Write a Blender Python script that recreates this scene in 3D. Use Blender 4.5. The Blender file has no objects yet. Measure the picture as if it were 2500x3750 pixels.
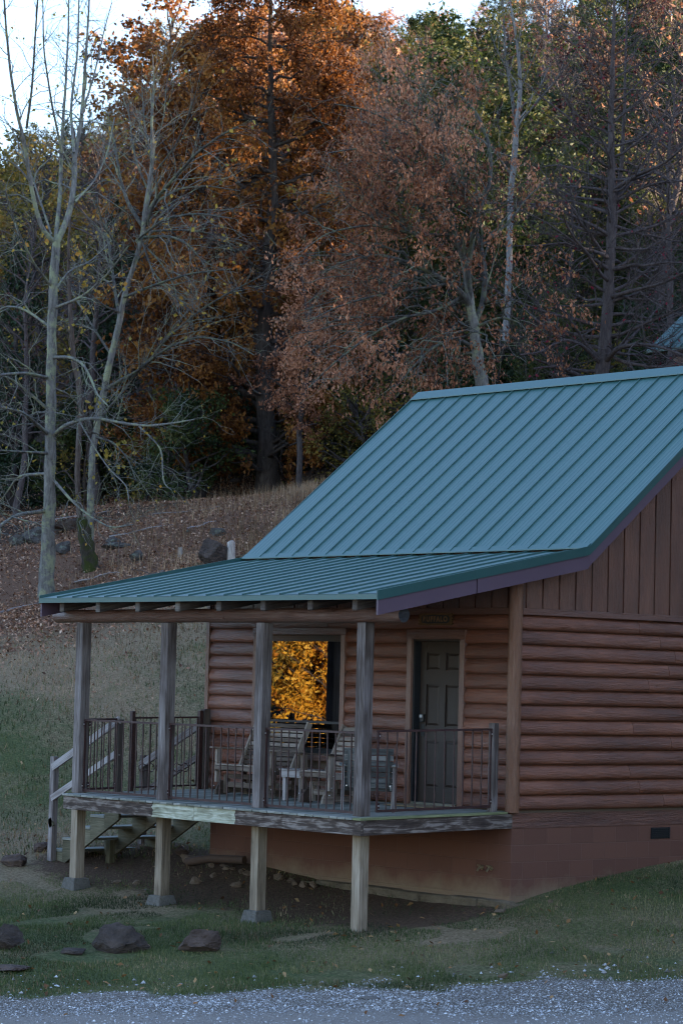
import bpy, math, random
import numpy as np
from mathutils import Vector, Matrix
random.seed(7)
RNG = np.random.default_rng(11)
S = bpy.context.scene
COL = S.collection
R = math.radians
# ------------------------------------------------------------------ camera
CAM = np.array([22.3421, -22.2074, 1.5205]); YAW, PIT, ROL, FPX = 0.8562, 0.0648, 0.0245, 9518.73
_F = np.array([-math.sin(YAW)*math.cos(PIT), math.cos(YAW)*math.cos(PIT), math.sin(PIT)])
_R0 = np.cross(_F, [0, 0, 1]); _R0 /= np.linalg.norm(_R0); _U0 = np.cross(_R0, _F)
_R = _R0*math.cos(ROL)+_U0*math.sin(ROL); _U = -_R0*math.sin(ROL)+_U0*math.cos(ROL)
cd = bpy.data.cameras.new('Camera'); cam = bpy.data.objects.new('Camera', cd); COL.objects.link(cam)
M = Matrix([[_R[i], _U[i], -_F[i], CAM[i]] for i in range(3)]+[[0, 0, 0, 1]])
cam.matrix_world = M
cd.sensor_fit = 'VERTICAL'; cd.sensor_height = 36; cd.lens = 36*FPX/3750
cd.clip_end = 3000; cd.clip_start = 0.5
cd.dof.use_dof = True; cd.dof.focus_distance = 31.0; cd.dof.aperture_fstop = 4.5
S.camera = cam
# ------------------------------------------------------------------ world, sun, exposure
SUN_EL, SUN_AZ = R(10.8), np.array([0.60, 0.80])            # direction towards the sun (behind the hill)
w = bpy.data.worlds.new('World'); S.world = w; w.use_nodes = True
wn = w.node_tree; bg = wn.nodes['Background']
sk = wn.nodes.new('ShaderNodeTexSky'); sk.sky_type = 'NISHITA'; sk.sun_disc = False
sk.sun_elevation = SUN_EL; sk.sun_rotation = math.atan2(SUN_AZ[0], SUN_AZ[1])
sk.air_density = 1.0; sk.dust_density = 0.6; sk.ozone_density = 2.6
tint = wn.nodes.new('ShaderNodeMix'); tint.data_type = 'RGBA'; tint.blend_type = 'MULTIPLY'; tint.inputs[0].default_value = 1; tint.inputs[7].default_value = (1.15, .975, .94, 1)
wn.links.new(sk.outputs[0], tint.inputs[6]); wn.links.new(tint.outputs[2], bg.inputs[0]); bg.inputs[1].default_value = 0.12
sd = bpy.data.lights.new('Sun', 'SUN'); so = bpy.data.objects.new('Sun', sd); COL.objects.link(so)
sd.energy = 5.0; sd.angle = R(0.5); sd.color = (1.0, 0.78, 0.52)
_s = Vector((SUN_AZ[0]*math.cos(SUN_EL), SUN_AZ[1]*math.cos(SUN_EL), math.sin(SUN_EL))).normalized()
so.rotation_euler = (-_s).to_track_quat('-Z', 'Y').to_euler(); so.location = (0, 0, 60)
S.view_settings.view_transform = 'Standard'; S.view_settings.look = 'None'
S.view_settings.exposure = 2.95; S.view_settings.gamma = 1
S.render.engine = 'CYCLES'; S.cycles.filter_width = 1.1
S.cycles.max_bounces = 6; S.cycles.diffuse_bounces = 3; S.cycles.glossy_bounces = 3; S.cycles.transmission_bounces = 4
S.cycles.transparent_max_bounces = 8

def PX(u, v, d):
    """point on the sight line of photo pixel (u, v) at depth d metres"""
    r = _F*FPX+_R*(u-1250)-_U*(v-1875)
    return CAM+r*(d/FPX)
FH = np.array([-math.sin(YAW), math.cos(YAW)]); RH = np.array([math.cos(YAW), math.sin(YAW)])
def sdc(x, y):
    dx, dy = x-CAM[0], y-CAM[1]
    return dx*RH[0]+dy*RH[1], dx*FH[0]+dy*FH[1]
def xy_of(s, d):
    return CAM[0]+s*RH[0]+d*FH[0], CAM[1]+s*RH[1]+d*FH[1]

# ------------------------------------------------------------------ node helpers
class NT:
    def __init__(self, name):
        self.m = bpy.data.materials.new(name); self.m.use_nodes = True
        self.t = self.m.node_tree; self.n = self.t.nodes; self.b = self.n['Principled BSDF']; self.out = self.n['Material Output']
    def L(self, a, b): self.t.links.new(a, b)
    def new(self, k, **kw):
        x = self.n.new(k)
        for a, b in kw.items(): setattr(x, a, b)
        return x
    def coord(self, kind='Object', scale=(1, 1, 1), loc=(0, 0, 0)):
        c = self.new('ShaderNodeTexCoord'); mp = self.new('ShaderNodeMapping')
        mp.inputs['Scale'].default_value = scale; mp.inputs['Location'].default_value = loc
        self.L(c.outputs[kind], mp.inputs['Vector']); return mp.outputs[0]
    def noise(self, vec, scale, detail=4, rough=.55, dist=0):
        x = self.new('ShaderNodeTexNoise'); x.inputs['Scale'].default_value = scale; x.inputs['Detail'].default_value = detail
        x.inputs['Roughness'].default_value = rough; x.inputs['Distortion'].default_value = dist
        self.L(vec, x.inputs['Vector']); return x.outputs['Fac']
    def attr(self, name, out='Fac'):
        x = self.new('ShaderNodeAttribute'); x.attribute_name = name; return x.outputs[out]
    def ramp(self, fac, stops, interp='LINEAR'):
        x = self.new('ShaderNodeValToRGB'); x.color_ramp.interpolation = interp; e = x.color_ramp.elements
        while len(e) < len(stops): e.new(.5)
        for q, (p, c) in zip(e, stops): q.position = p; q.color = (*c, 1) if len(c) == 3 else c
        self.L(fac, x.inputs[0]); return x.outputs[0]
    def g(self, fac, lo, hi): return self.ramp(fac, [(lo, (0, 0, 0)), (hi, (1, 1, 1))])
    def mix(self, fac, a, b, mode='MIX'):
        x = self.new('ShaderNodeMix', data_type='RGBA', blend_type=mode)
        for s, val in ((0, fac), (6, a), (7, b)):
            if hasattr(val, 'links') or hasattr(val, 'is_linked'): self.L(val, x.inputs[s])
            elif isinstance(val, (int, float)): x.inputs[s].default_value = val
            else: x.inputs[s].default_value = (*val, 1)
        return x.outputs[2]
    def math(self, op, a, b=0.0, clamp=False):
        x = self.new('ShaderNodeMath', operation=op); x.use_clamp = clamp
        for s, val in ((0, a), (1, b)):
            if isinstance(val, (int, float)): x.inputs[s].default_value = val
            else: self.L(val, x.inputs[s])
        return x.outputs[0]
    def bump(self, h, strength=.3, dist=.01):
        x = self.new('ShaderNodeBump'); x.inputs['Strength'].default_value = strength; x.inputs['Distance'].default_value = dist
        self.L(h, x.inputs['Height']); self.L(x.outputs[0], self.b.inputs['Normal'])
    def set(self, color=None, rough=None, metal=None, spec=None):
        for k, val in (('Base Color', color), ('Roughness', rough), ('Metallic', metal), ('Specular IOR Level', spec)):
            if val is None: continue
            if isinstance(val, (int, float)): self.b.inputs[k].default_value = val
            elif isinstance(val, tuple): self.b.inputs[k].default_value = (*val, 1)
            else: self.L(val, self.b.inputs[k])
        return self.m
    def pos(self):
        x = self.new('ShaderNodeNewGeometry'); y = self.new('ShaderNodeSeparateXYZ'); self.L(x.outputs['Position'], y.inputs[0]); return y.outputs

def wood(name, dark, mid, light, rough=.85, grain=26, bump=.5, blot=1.6, vary=.5, spec=.25):
    t = NT(name)
    uv = t.coord('UV', (1.3, grain, 1)); uv2 = t.coord('UV', (1, 2.5, 1))
    n1 = t.noise(uv, 1.6, 6, .65, .6); n2 = t.noise(uv2, blot, 3, .5, .3)
    f = t.math('ADD', t.math('MULTIPLY', n1, .55), t.math('MULTIPLY', n2, .45))
    f = t.math('ADD', f, t.math('MULTIPLY', t.math('SUBTRACT', t.attr('var'), .5), vary*.35))
    c = t.ramp(f, [(.34, dark), (.5, mid), (.66, light)])
    t.bump(n1, bump, .006)
    return t.set(c, rough, spec=spec)
def leafmat(name, cols, trans=.35, rough=.6):
    t = NT(name)
    c = t.ramp(t.attr('var'), [(i/(len(cols)-1), k) for i, k in enumerate(cols)])
    t.set(c, rough, spec=.25)
    tr = t.new('ShaderNodeBsdfTranslucent'); t.L(c, tr.inputs[0]); mx = t.new('ShaderNodeMixShader'); mx.inputs[0].default_value = trans
    t.L(t.b.outputs[0], mx.inputs[1]); t.L(tr.outputs[0], mx.inputs[2]); t.L(mx.outputs[0], t.out.inputs[0])
    return t.m
def barkmat(name, a, b, lich=None, amt=.55, scale=5):
    t = NT(name)
    v = t.coord('Object', (1, 1, .25)); n = t.noise(v, scale*3, 6, .7, .5); n2 = t.noise(t.coord('Object'), scale*.6, 5, .7)
    c = t.ramp(n, [(.35, a), (.65, b)])
    if lich: c = t.mix(t.g(n2, 1-amt-.06, 1-amt+.05), c, lich)
    t.bump(n, .8, .02); return t.set(c, .95, spec=.1)
def rockmat(name, a, b, lich=None, amt=.35):
    t = NT(name); v = t.coord('Object'); n = t.noise(v, 3.5, 8, .65, .3); n2 = t.noise(v, 5, 5, .75); n3 = t.noise(t.coord('Object', (1, 1, 3)), 9, 6, .7)
    c = t.ramp(n, [(.3, a), (.7, b)])
    if lich: c = t.mix(t.g(n2, 1-amt-.03, 1-amt+.06), c, lich)
    sp = t.noise(v, 22, 5, .75); c = t.mix(t.g(sp, .35, .65), t.mix(.22, c, (.015, .013, .012)), c); t.bump(t.math('ADD', n3, t.math('ADD', n, t.math('MULTIPLY', sp, .5))), 1.0, .09); return t.set(c, .95, spec=.12)

# ------------------------------------------------------------------ object helpers
def nm_mesh(name, V, F, mat, var=None, uvs=None, smooth=False):
    """V (n,3) array, F list of faces or (m,k) array"""
    me = bpy.data.meshes.new(name); V = np.asarray(V, dtype=np.float32)
    if isinstance(F, np.ndarray):
        k = F.shape[1]; nl = F.size; tot = np.full(len(F), k, dtype=np.int32); idx = F.astype(np.int32).ravel()
    else:
        tot = np.array([len(f) for f in F], dtype=np.int32); idx = np.fromiter((i for f in F for i in f), dtype=np.int32); nl = len(idx)
    st = np.concatenate(([0], np.cumsum(tot)[:-1])).astype(np.int32)
    me.vertices.add(len(V)); me.vertices.foreach_set('co', V.ravel())
    me.loops.add(nl); me.loops.foreach_set('vertex_index', idx)
    me.polygons.add(len(tot)); me.polygons.foreach_set('loop_start', st); me.polygons.foreach_set('loop_total', tot)
    if smooth is True: me.polygons.foreach_set('use_smooth', np.ones(len(tot), dtype=bool))
    elif smooth is False: me.polygons.foreach_set('use_smooth', np.zeros(len(tot), dtype=bool))
    else: me.polygons.foreach_set('use_smooth', np.array(smooth, dtype=bool))
    if var is not None:
        a = me.attributes.new('var', 'FLOAT', 'POINT'); a.data.foreach_set('value', np.asarray(var, dtype=np.float32))
    if uvs is not None:
        u = me.uv_layers.new(name='UVMap'); u.data.foreach_set('uv', np.asarray(uvs, dtype=np.float32).ravel())
    me.update(calc_edges=True); me.validate()
    if mat: me.materials.append(mat)
    return me
class MB:
    def __init__(self): self.v = []; self.f = []; self.uv = []; self.var = []; self.sm = []
    def add(self, vs, fs, uvs, var=None, smooth=False):
        o = len(self.v); self.v += [tuple(p) for p in vs]
        var = random.random() if var is None else var
        self.var += [var]*len(vs)
        for f, u in zip(fs, uvs): self.f.append([o+i for i in f]); self.uv += u; self.sm.append(smooth)
        return self
    def hexa(self, P, axis=None, var=None):
        """8 corners: index = ix*4+iy*2+iz"""
        P = [np.array(p, float) for p in P]
        L = [np.linalg.norm(P[4]-P[0]), np.linalg.norm(P[2]-P[0]), np.linalg.norm(P[1]-P[0])]
        ax = int(np.argmax(L)) if axis is None else axis
        o1, o2 = random.random()*20, random.random()*20
        def co(i): return [(i >> 2 & 1)*L[0], (i >> 1 & 1)*L[1], (i & 1)*L[2]]
        fs = [(0, 1, 3, 2), (4, 6, 7, 5), (0, 4, 5, 1), (2, 3, 7, 6), (0, 2, 6, 4), (1, 5, 7, 3)]; fa = [(1, 2), (1, 2), (0, 2), (0, 2), (0, 1), (0, 1)]
        uvs = []
        for k, (f, (a, b)) in enumerate(zip(fs, fa)):
            if b == ax: a, b = b, a
            uvs.append([(co(i)[a]*(1 if a == ax else .15)+o1, co(i)[b]+o2+k*1.7) for i in f])
        return self.add(P, fs, uvs, var)
    def box(self, x0, x1, y0, y1, z0, z1, axis=None, var=None, rot=None, piv=None):
        P = [np.array((x, y, z), float) for x in (x0, x1) for y in (y0, y1) for z in (z0, z1)]
        if rot is not None:
            piv = np.array(piv if piv is not None else ((x0+x1)/2, (y0+y1)/2, (z0+z1)/2)); m = np.array(rot)
            P = [piv+m@(p-piv) for p in P]
        return self.hexa(P, axis, var)
    def beam(self, a, b, wd, ht, up=(0, 0, 1), var=None):
        a = np.array(a, float); b = np.array(b, float); d = (b-a)/np.linalg.norm(b-a)
        s = np.cross(d, up); s /= np.linalg.norm(s); u = np.cross(s, d)
        P = [p+s*i*wd/2+u*j*ht/2 for p in (a, b) for i in (-1, 1) for j in (-1, 1)]
        return self.hexa(P, 0, var)
    def tube(self, pts, rad, n=8, cap=True, var=None, jit=0):
        pts = [np.array(p, float) for p in pts]; k = len(pts)
        if not hasattr(rad, '__len__'): rad = [rad]*k
        vs = []; o1 = random.random()*10
        ref = np.array((.3, .2, 1.)) if abs((pts[-1]-pts[0])[2]) < .8*np.linalg.norm(pts[-1]-pts[0]) else np.array((1., .1, 0))
        ln = 0; lens = []
        for i in range(k):
            d = pts[min(i+1, k-1)]-pts[max(i-1, 0)]; d = d/(np.linalg.norm(d)+1e-9)
            s = np.cross(d, ref); s /= np.linalg.norm(s); u = np.cross(s, d)
            if i: ln += np.linalg.norm(pts[i]-pts[i-1])
            lens.append(ln)
            for j in range(n):
                a = 2*math.pi*j/n; r = rad[i]*(1+random.uniform(-jit, jit)); vs.append(pts[i]+(s*math.cos(a)+u*math.sin(a))*r)
        fs = []; uvs = []
        for i in range(k-1):
            for j in range(n):
                q = (j+1) % n
                fs.append((i*n+j, i*n+q, (i+1)*n+q, (i+1)*n+j))
                c0, c1 = j/n*2*math.pi*rad[i], (j+1)/n*2*math.pi*rad[i]
                uvs.append([(lens[i]+o1, c0), (lens[i]+o1, c1), (lens[i+1]+o1, c1), (lens[i+1]+o1, c0)])
        self.add(vs, fs, uvs, var, True)
        if cap:
            for i, rv in ((0, True), (k-1, False)):
                o = [vs[i*n+j] for j in range(n)]
                f = list(range(n)); f = f[::-1] if not rv else f
                self.add(o, [f], [[(math.cos(j)*.1, math.sin(j)*.1) for j in range(n)]], var)
        return self
    def extrude(self, prof, a, b, up=(0, 0, 1), out=None, var=None, smooth=True, capends=True):
        """profile [(o, u)] swept from a to b; o along 'out', u along 'up'"""
        a = np.array(a, float); b = np.array(b, float); out = np.array(out, float); up = np.array(up, float)
        n = len(prof); vs = [p+out*o+up*u for p in (a, b) for o, u in prof]; L = np.linalg.norm(b-a); o1, o2 = random.random()*20, random.random()*5
        fs = []; uvs = []; s = 0
        for j in range(n-1):
            ds = math.hypot(prof[j+1][0]-prof[j][0], prof[j+1][1]-prof[j][1])
            fs.append((j, n+j, n+j+1, j+1)); uvs.append([(o1, o2+s), (o1+L, o2+s), (o1+L, o2+s+ds), (o1, o2+s+ds)]); s += ds
        self.add(vs, fs, uvs, var, smooth)
        if capends:
            for k, f in ((0, list(range(n))), (1, list(range(n))[::-1])):
                self.add([vs[k*n+j] for j in range(n)], [f], [[(0, i*.01) for i in range(n)]], var)
        return self
    def poly(self, pts, th, var=None, uvscale=1):
        """flat polygon (ordered) thickened by vector th"""
        pts = [np.array(p, float) for p in pts]; th = np.array(th, float); n = len(pts)
        vs = pts+[p+th for p in pts]; e = pts[1]-pts[0]; e /= np.linalg.norm(e); nn = th/np.linalg.norm(th); e2 = np.cross(nn, e)
        uv0 = [((p-pts[0])@e*uvscale, (p-pts[0])@e2*uvscale) for p in pts]
        fs = [list(range(n))[::-1], list(range(n, 2*n))]; uvs = [uv0[::-1], uv0]
        for i in range(n):
            j = (i+1) % n; fs.append((i, j, n+j, n+i)); uvs.append([uv0[i], uv0[j], uv0[j], uv0[i]])
        return self.add(vs, fs, uvs, var)

OFF = {}
def worldoff(o): return OFF.get(o.name, np.zeros(3)) if o else np.zeros(3)
def tagit(o, label=None, cat=None, group=None, kind=None):
    if label: o['label'] = label
    if cat: o['category'] = cat
    if group: o['group'] = group
    if kind: o['kind'] = kind
    return o
def thing(name, label, cat, loc, group=None, rotz=0, local=False):
    o = bpy.data.objects.new(name, None); COL.objects.link(o); o.location = loc; o.rotation_euler = (0, 0, rotz); o.empty_display_size = .2
    tagit(o, label, cat, group)
    OFF[o.name] = np.zeros(3) if local else np.array(loc, float)
    return o
def part(name, mb, mat, parent=None, label=None, bevel=0, kind=None):
    V = np.array(mb.v, float); c = (V.min(0)+V.max(0))/2; c[2] = V[:, 2].min()
    me = nm_mesh(name, V-c, mb.f, mat, mb.var, mb.uv, mb.sm)
    o = bpy.data.objects.new(name, me); COL.objects.link(o); o.parent = parent
    o.location = c-worldoff(parent); OFF[o.name] = c if parent is None or OFF.get(parent.name) is not None else c
    if label: o['label'] = label
    if kind: o['kind'] = kind
    if bevel:
        b = o.modifiers.new('Bevel', 'BEVEL'); b.width = bevel; b.segments = 1; b.limit_method = 'ANGLE'; b.angle_limit = R(50)
    return o
def solo(name, mb, mat, label, cat, group=None, bevel=0, kind=None):
    o = part(name, mb, mat, None, None, bevel); return tagit(o, label, cat, group, kind)
def npobj(name, V, F, mat, var=None, parent=None, loc=(0, 0, 0), smooth=False):
    me = nm_mesh(name, V, F, mat, var, None, smooth); o = bpy.data.objects.new(name, me); COL.objects.link(o); o.location = loc; o.parent = parent; return o

# ------------------------------------------------------------------ terrain height
TP = np.array([
 (0, 0, -1.09), (-5.8, 0, -.93), (-3, 0, -1.12), (-2.4, -.4, -1.20), (-.9, -.4, -1.21), (-.2, -.45, -1.18), (-4, -.4, -1.1), (-5.8, -2.25, -1.31), (-3.9, -2.25, -1.36), (-2, -2.25, -1.40), (-.1, -2.25, -1.35), (.05, .6, -.97), (.05, 1.46, -.86), (.05, 2.25, -.75),
 (.05, 3.1, -.63), (.3, 8, -.05), (-7.4, -1.6, -1.03), (-2.5, -5.4, -1.52), (-1.7, -4.5, -1.55), (-1.08, -3.8, -1.5), (2.13, -4.52, -1.6), (-.16, -7.15, -1.7),
 (3.16, -.46, -1.34), (8, -8, -1.8), (4, -12, -1.85), (12, 2, -1.5), (-6, -12, -1.9), (-3, 4, -.45), (-6, 8, .1), (-10.2, .1, -.62), (-13.6, 2.2, .73), (-21.4, 6.8, 2.4), (-15.3, 6.2, 1.9),
 (-25.8, 10.9, 3.26), (-26.8, 12.7, 3.9), (-33.1, 14.5, 4.72), (-36.6, 19.5, 6.05), (-36.2, 21.5, 6.3), (-36.3, 25.9, 6.98), (-38.5, 29.4, 8.0), (-18.9, 9.6, 3.2), (-21.8, 12.3, 3.95),
 (-23, 25.7, 7.6), (-20, 19, 5.6), (-15, 33, 8.5), (0, 25, 4.5), (10, 14, 1.0), (-62, 42, 15), (-80, 50, 20), (-136, 82, 37), (-120, 100, 43), (-103, 118, 50), (-60, 90, 37), (-75, 75, 30), (26, 127, 37), (10, 70, 19),
 (100, 100, 30), (-150, 20, 18), (-80, 0, 3), (-49, -39, -3), (0, -60, -5), (60, -60, -4), (50, 20, 0), (-110, -40, 2), (-80, -75, 4), (-125, -115, 16), (-60, -110, 4), (40, 60, 12), (60, 30, 8), (-30, -15, -2), (25, -25, -1.9)], float)
_K = len(TP)
def _ph(r2): return .5*r2*np.log(r2+1e-9)
_A = np.zeros((_K+3, _K+3)); _d2 = ((TP[:, None, :2]-TP[None, :, :2])**2).sum(2); _A[:_K, :_K] = _ph(_d2)+np.eye(_K)*.5
_A[:_K, _K:] = np.c_[np.ones(_K), TP[:, :2]]; _A[_K:, :_K] = _A[:_K, _K:].T
_W = np.linalg.solve(_A, np.r_[TP[:, 2], 0, 0, 0])
_G = RNG.random((64, 64))
def vnoise(x, y, s):
    x = np.asarray(x)/s; y = np.asarray(y)/s; xi = np.floor(x).astype(int); yi = np.floor(y).astype(int); fx = x-xi; fy = y-yi
    fx = fx*fx*(3-2*fx); fy = fy*fy*(3-2*fy); g = lambda a, b: _G[a % 64, b % 64]
    return (g(xi, yi)*(1-fx)+g(xi+1, yi)*fx)*(1-fy)+(g(xi, yi+1)*(1-fx)+g(xi+1, yi+1)*fx)*fy
def H(x, y):
    x = np.atleast_1d(np.asarray(x, float)); y = np.atleast_1d(np.asarray(y, float)); sh = x.shape; x = x.ravel(); y = y.ravel()
    rr = np.hypot(x, y); k = np.minimum(1, 175/np.maximum(rr, 1e-6)); xx = x*k; yy = y*k           # beyond 175 m the land levels off
    z = np.empty(len(x))
    for a in range(0, len(x), 20000):
        q = slice(a, a+20000); r2 = (xx[q, None]-TP[None, :, 0])**2+(yy[q, None]-TP[None, :, 1])**2
        z[q] = _ph(r2)@_W[:_K]+_W[_K]+xx[q]*_W[_K+1]+yy[q]*_W[_K+2]
    z += (vnoise(x, y, 1.1)-.5)*.05+(vnoise(x+9, y+3, .35)-.5)*.02+(vnoise(x, y, 7)-.5)*np.clip((rr-25)/30, 0, 1)*.6
    return z.reshape(sh)
def h1(x, y): return float(H(x, y)[0])
def edge_x(y): return np.interp(y, [-40, -11, -7.15, -4.5, -.45, 6, 40], [-18, -3.0, .15, 2.55, 4.6, 6.6, 12])
# zones: gravel, litter, dirt, dry
def zones(x, y):
    s, d = sdc(x, y); n = vnoise(x, y, 1.3)*.6+vnoise(x+5, y, .4)*.4-.5; n2 = vnoise(x-7, y+2, 3.1)-.5
    e = x-edge_x(y)
    gravel = np.clip((e+n*2.4+n2*.8)/.7+.5, 0, 1)
    hill = np.clip((d-52.5+n2*9-np.clip(s, -6, 6)*.35)/5, 0, 1)
    under = np.clip(1-np.abs(y+.9)/1.6+n*.5, 0, 1)*np.clip((x+8.5)/1.5, 0, 1)*np.clip((.3-x)/.3, 0, 1)
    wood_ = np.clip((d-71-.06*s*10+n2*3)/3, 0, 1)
    dry = np.clip(.27+n2*1.7+n*.4+np.clip((d-36)/14, 0, .35), 0, 1)
    return gravel, hill, np.clip(under*1.5, 0, 1), dry, wood_, np.clip((e-1.5+n2*.5)/.5, 0, 1)
# ------------------------------------------------------------------ materials
def log_material(name, a, b, c):
    t = NT(name); uv = t.coord('UV', (2.2, 26, 1)); n = t.noise(uv, 1.5, 6, .7, 1.2); n2 = t.noise(t.coord('UV', (.6, 2, 1)), 1.2, 4, .6)
    f = t.math('ADD', t.math('MULTIPLY', n, .5), t.math('MULTIPLY', n2, .5)); f = t.math('ADD', f, t.math('MULTIPLY', t.math('SUBTRACT', t.attr('var'), .5), .07))
    col = t.ramp(f, [(.33, a), (.5, b), (.67, c)]); t.bump(n, 1.0, .022)
    return t.set(col, t.ramp(n, [(.3, (.26,)*3), (.7, (.46,)*3)]), spec=.6)
M_LOG = log_material('stained_log', (0.059, 0.020, 0.011), (0.136, 0.046, 0.024), (0.245, 0.091, 0.049))
M_LOGDARK = log_material('stained_board', (0.050, 0.019, 0.013), (0.101, 0.037, 0.024), (0.174, 0.070, 0.043))
M_TRIM = log_material('stained_trim', (0.079, 0.031, 0.022), (0.122, 0.049, 0.030), (0.172, 0.071, 0.043))
M_COLUMN = log_material('stained_column', (0.094, 0.037, 0.020), (0.149, 0.061, 0.031), (0.204, 0.088, 0.046))
M_BEAM = log_material('porch_beam_log', (.045, .020, .014), (.095, .040, .026), (.17, .105, .085))
M_GREY = wood('weathered_cedar', (0.057, 0.043, 0.038), (0.157, 0.135, 0.131), (0.314, 0.290, 0.290), vary=.9, bump=.9)
M_GREYDK = wood('weathered_dark', (0.045, 0.036, 0.033), (0.085, 0.068, 0.060), (0.150, 0.125, 0.115), vary=.8, bump=.9)
M_DECK = wood('deck_boards', (.10, .105, .09), (.17, .175, .155), (.25, .25, .23), vary=.9)
M_MOSSY = wood('mossy_deck_edge', (.10, .11, .055), (.17, .185, .095), (.27, .28, .17), vary=.4)
M_TREATED = wood('treated_pine', (0.104, 0.080, 0.056), (0.228, 0.183, 0.136), (0.361, 0.310, 0.253), vary=.6, bump=.6)
M_STRINGER = wood('stair_timber', (0.047, 0.044, 0.027), (0.102, 0.093, 0.061), (0.187, 0.170, 0.123), vary=.6, bump=.8)
M_FURN = wood('glider_wood', (.050, .035, .027), (.115, .088, .070), (.25, .21, .18), vary=1.2, bump=.8)
M_FURN2 = wood('armchair_wood', (0.038, 0.038, 0.036), (0.084, 0.087, 0.084), (0.175, 0.175, 0.168), vary=1.0, bump=.8)
M_RAFT = wood('rafter_wood', (0.025, 0.020, 0.018), (0.063, 0.051, 0.045), (0.139, 0.126, 0.117), vary=.6, bump=.8)
def rim_material():
    t = NT('rim_board_wood'); uv = t.coord('UV', (.8, 13, 1)); n1 = t.noise(uv, 1.5, 6, .65, 1.6); kn = t.noise(t.coord('UV', (2.2, 6, 1)), 2.2, 3, .5, .8)
    f = t.math('ADD', t.math('MULTIPLY', n1, .6), t.math('MULTIPLY', kn, .4))
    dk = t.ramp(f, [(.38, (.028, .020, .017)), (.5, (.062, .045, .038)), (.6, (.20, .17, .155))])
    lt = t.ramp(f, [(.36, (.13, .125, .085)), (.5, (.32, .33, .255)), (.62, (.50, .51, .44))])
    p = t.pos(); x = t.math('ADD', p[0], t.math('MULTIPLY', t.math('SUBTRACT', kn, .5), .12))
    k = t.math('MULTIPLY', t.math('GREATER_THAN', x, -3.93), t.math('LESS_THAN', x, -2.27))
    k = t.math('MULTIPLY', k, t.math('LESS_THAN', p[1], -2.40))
    t.bump(n1, .8, .008)
    return t.set(t.mix(k, dk, lt), .85, spec=.25)
M_RIM = rim_material()
def metal_paint(name, col, rough=.38, nz=.04):
    t = NT(name); n = t.noise(t.coord('Object', (1, 1, 1)), 2.2, 5, .6); n2 = t.noise(t.coord('Object'), 60, 2, .5)
    c = t.mix(t.math('MULTIPLY', n, .5), col, tuple(min(1, q*1.5+.004) for q in col)); t.bump(n, .06, .01)
    return t.set(c, t.math('ADD', t.math('MULTIPLY', t.math('ADD', n, n2), .12), rough-.1), spec=.55)
M_ROOF = metal_paint('teal_roof_metal', (0.027, 0.078, 0.076), .40)
M_ROOFTRIM = metal_paint('teal_trim_metal', (.010, .050, .048), .45)
M_FASCIA = metal_paint('plum_fascia', (.060, .036, .055), .5)
M_IRON = NT('rusty_iron')
_n = M_IRON.noise(M_IRON.coord('Object'), 30, 5, .7); M_IRON.bump(_n, .4, .004); M_IRON = M_IRON.set(M_IRON.ramp(_n, [(.35, (.018, .008, .009)), (.65, (.052, .021, .019))]), .5, spec=.4)
def simple(name, col, rough=.6, metal=0, nz=20, var=.35):
    t = NT(name); n = t.noise(t.coord('Object'), nz, 4, .6)
    c = t.mix(n, tuple(q*(1-var) for q in col), tuple(min(1, q*(1+var)) for q in col)); t.bump(n, .15, .005); return t.set(c, rough, metal)
M_BOLT = simple('zinc_bolt', (.62, .62, .64), .35, .8)
M_DOOR = simple('dark_door_paint', (0.021, 0.012, 0.008), .6, 0, 6, .25)
M_FRAME = simple('dark_bronze_frame', (.012, .014, .017), .35, 0, 10, .2)
M_CONC = rockmat('pier_concrete', (0.157, 0.150, 0.137), (0.257, 0.238, 0.211))
M_FOOT = rockmat('footing_concrete', (.15, .115, .08), (.30, .24, .17))
M_CURT = simple('linen_curtain', (.55, .50, .40), .9, 0, 8, .15)
M_INT = simple('interior_wall', (.10, .07, .05), .9, 0, 5, .2)
def block_material():
    t = NT('painted_block'); uv = t.coord('UV')
    b = t.new('ShaderNodeTexBrick'); b.offset = .5; b.inputs['Scale'].default_value = 1; b.inputs['Brick Width'].default_value = .4064; b.inputs['Row Height'].default_value = .2032
    b.inputs['Mortar Size'].default_value = .006; b.inputs['Mortar Smooth'].default_value = .35; b.inputs['Bias'].default_value = 0
    b.inputs['Color1'].default_value = (.090, .040, .028, 1); b.inputs['Color2'].default_value = (.125, .056, .038, 1); b.inputs['Mortar'].default_value = (.125, .066, .05, 1)
    t.L(uv, b.inputs['Vector'])
    n = t.noise(t.coord('Object'), 3.5, 6, .65); n2 = t.noise(t.coord('Object'), 70, 3, .6); p = t.pos()
    hgt = t.math('ADD', p[2], t.math('MULTIPLY', n, .6))          # soil splashed up the foot of the wall
    k = t.g(hgt, 0, 1); k = t.ramp(t.math('ADD', hgt, 1.0), [(.26, (1, 1, 1)), (.50, (0, 0, 0))])
    c = t.mix(k, t.mix(t.math('MULTIPLY', n2, .5), b.outputs['Color'], (.13, .06, .045)), (.17, .115, .075))
    hh = t.math('ADD', t.math('MULTIPLY', b.outputs['Fac'], -1.0), t.math('MULTIPLY', n2, .35)); t.bump(hh, .7, .008)
    return t.set(c, .8, spec=.3)
M_BLOCK = block_material()
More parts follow.
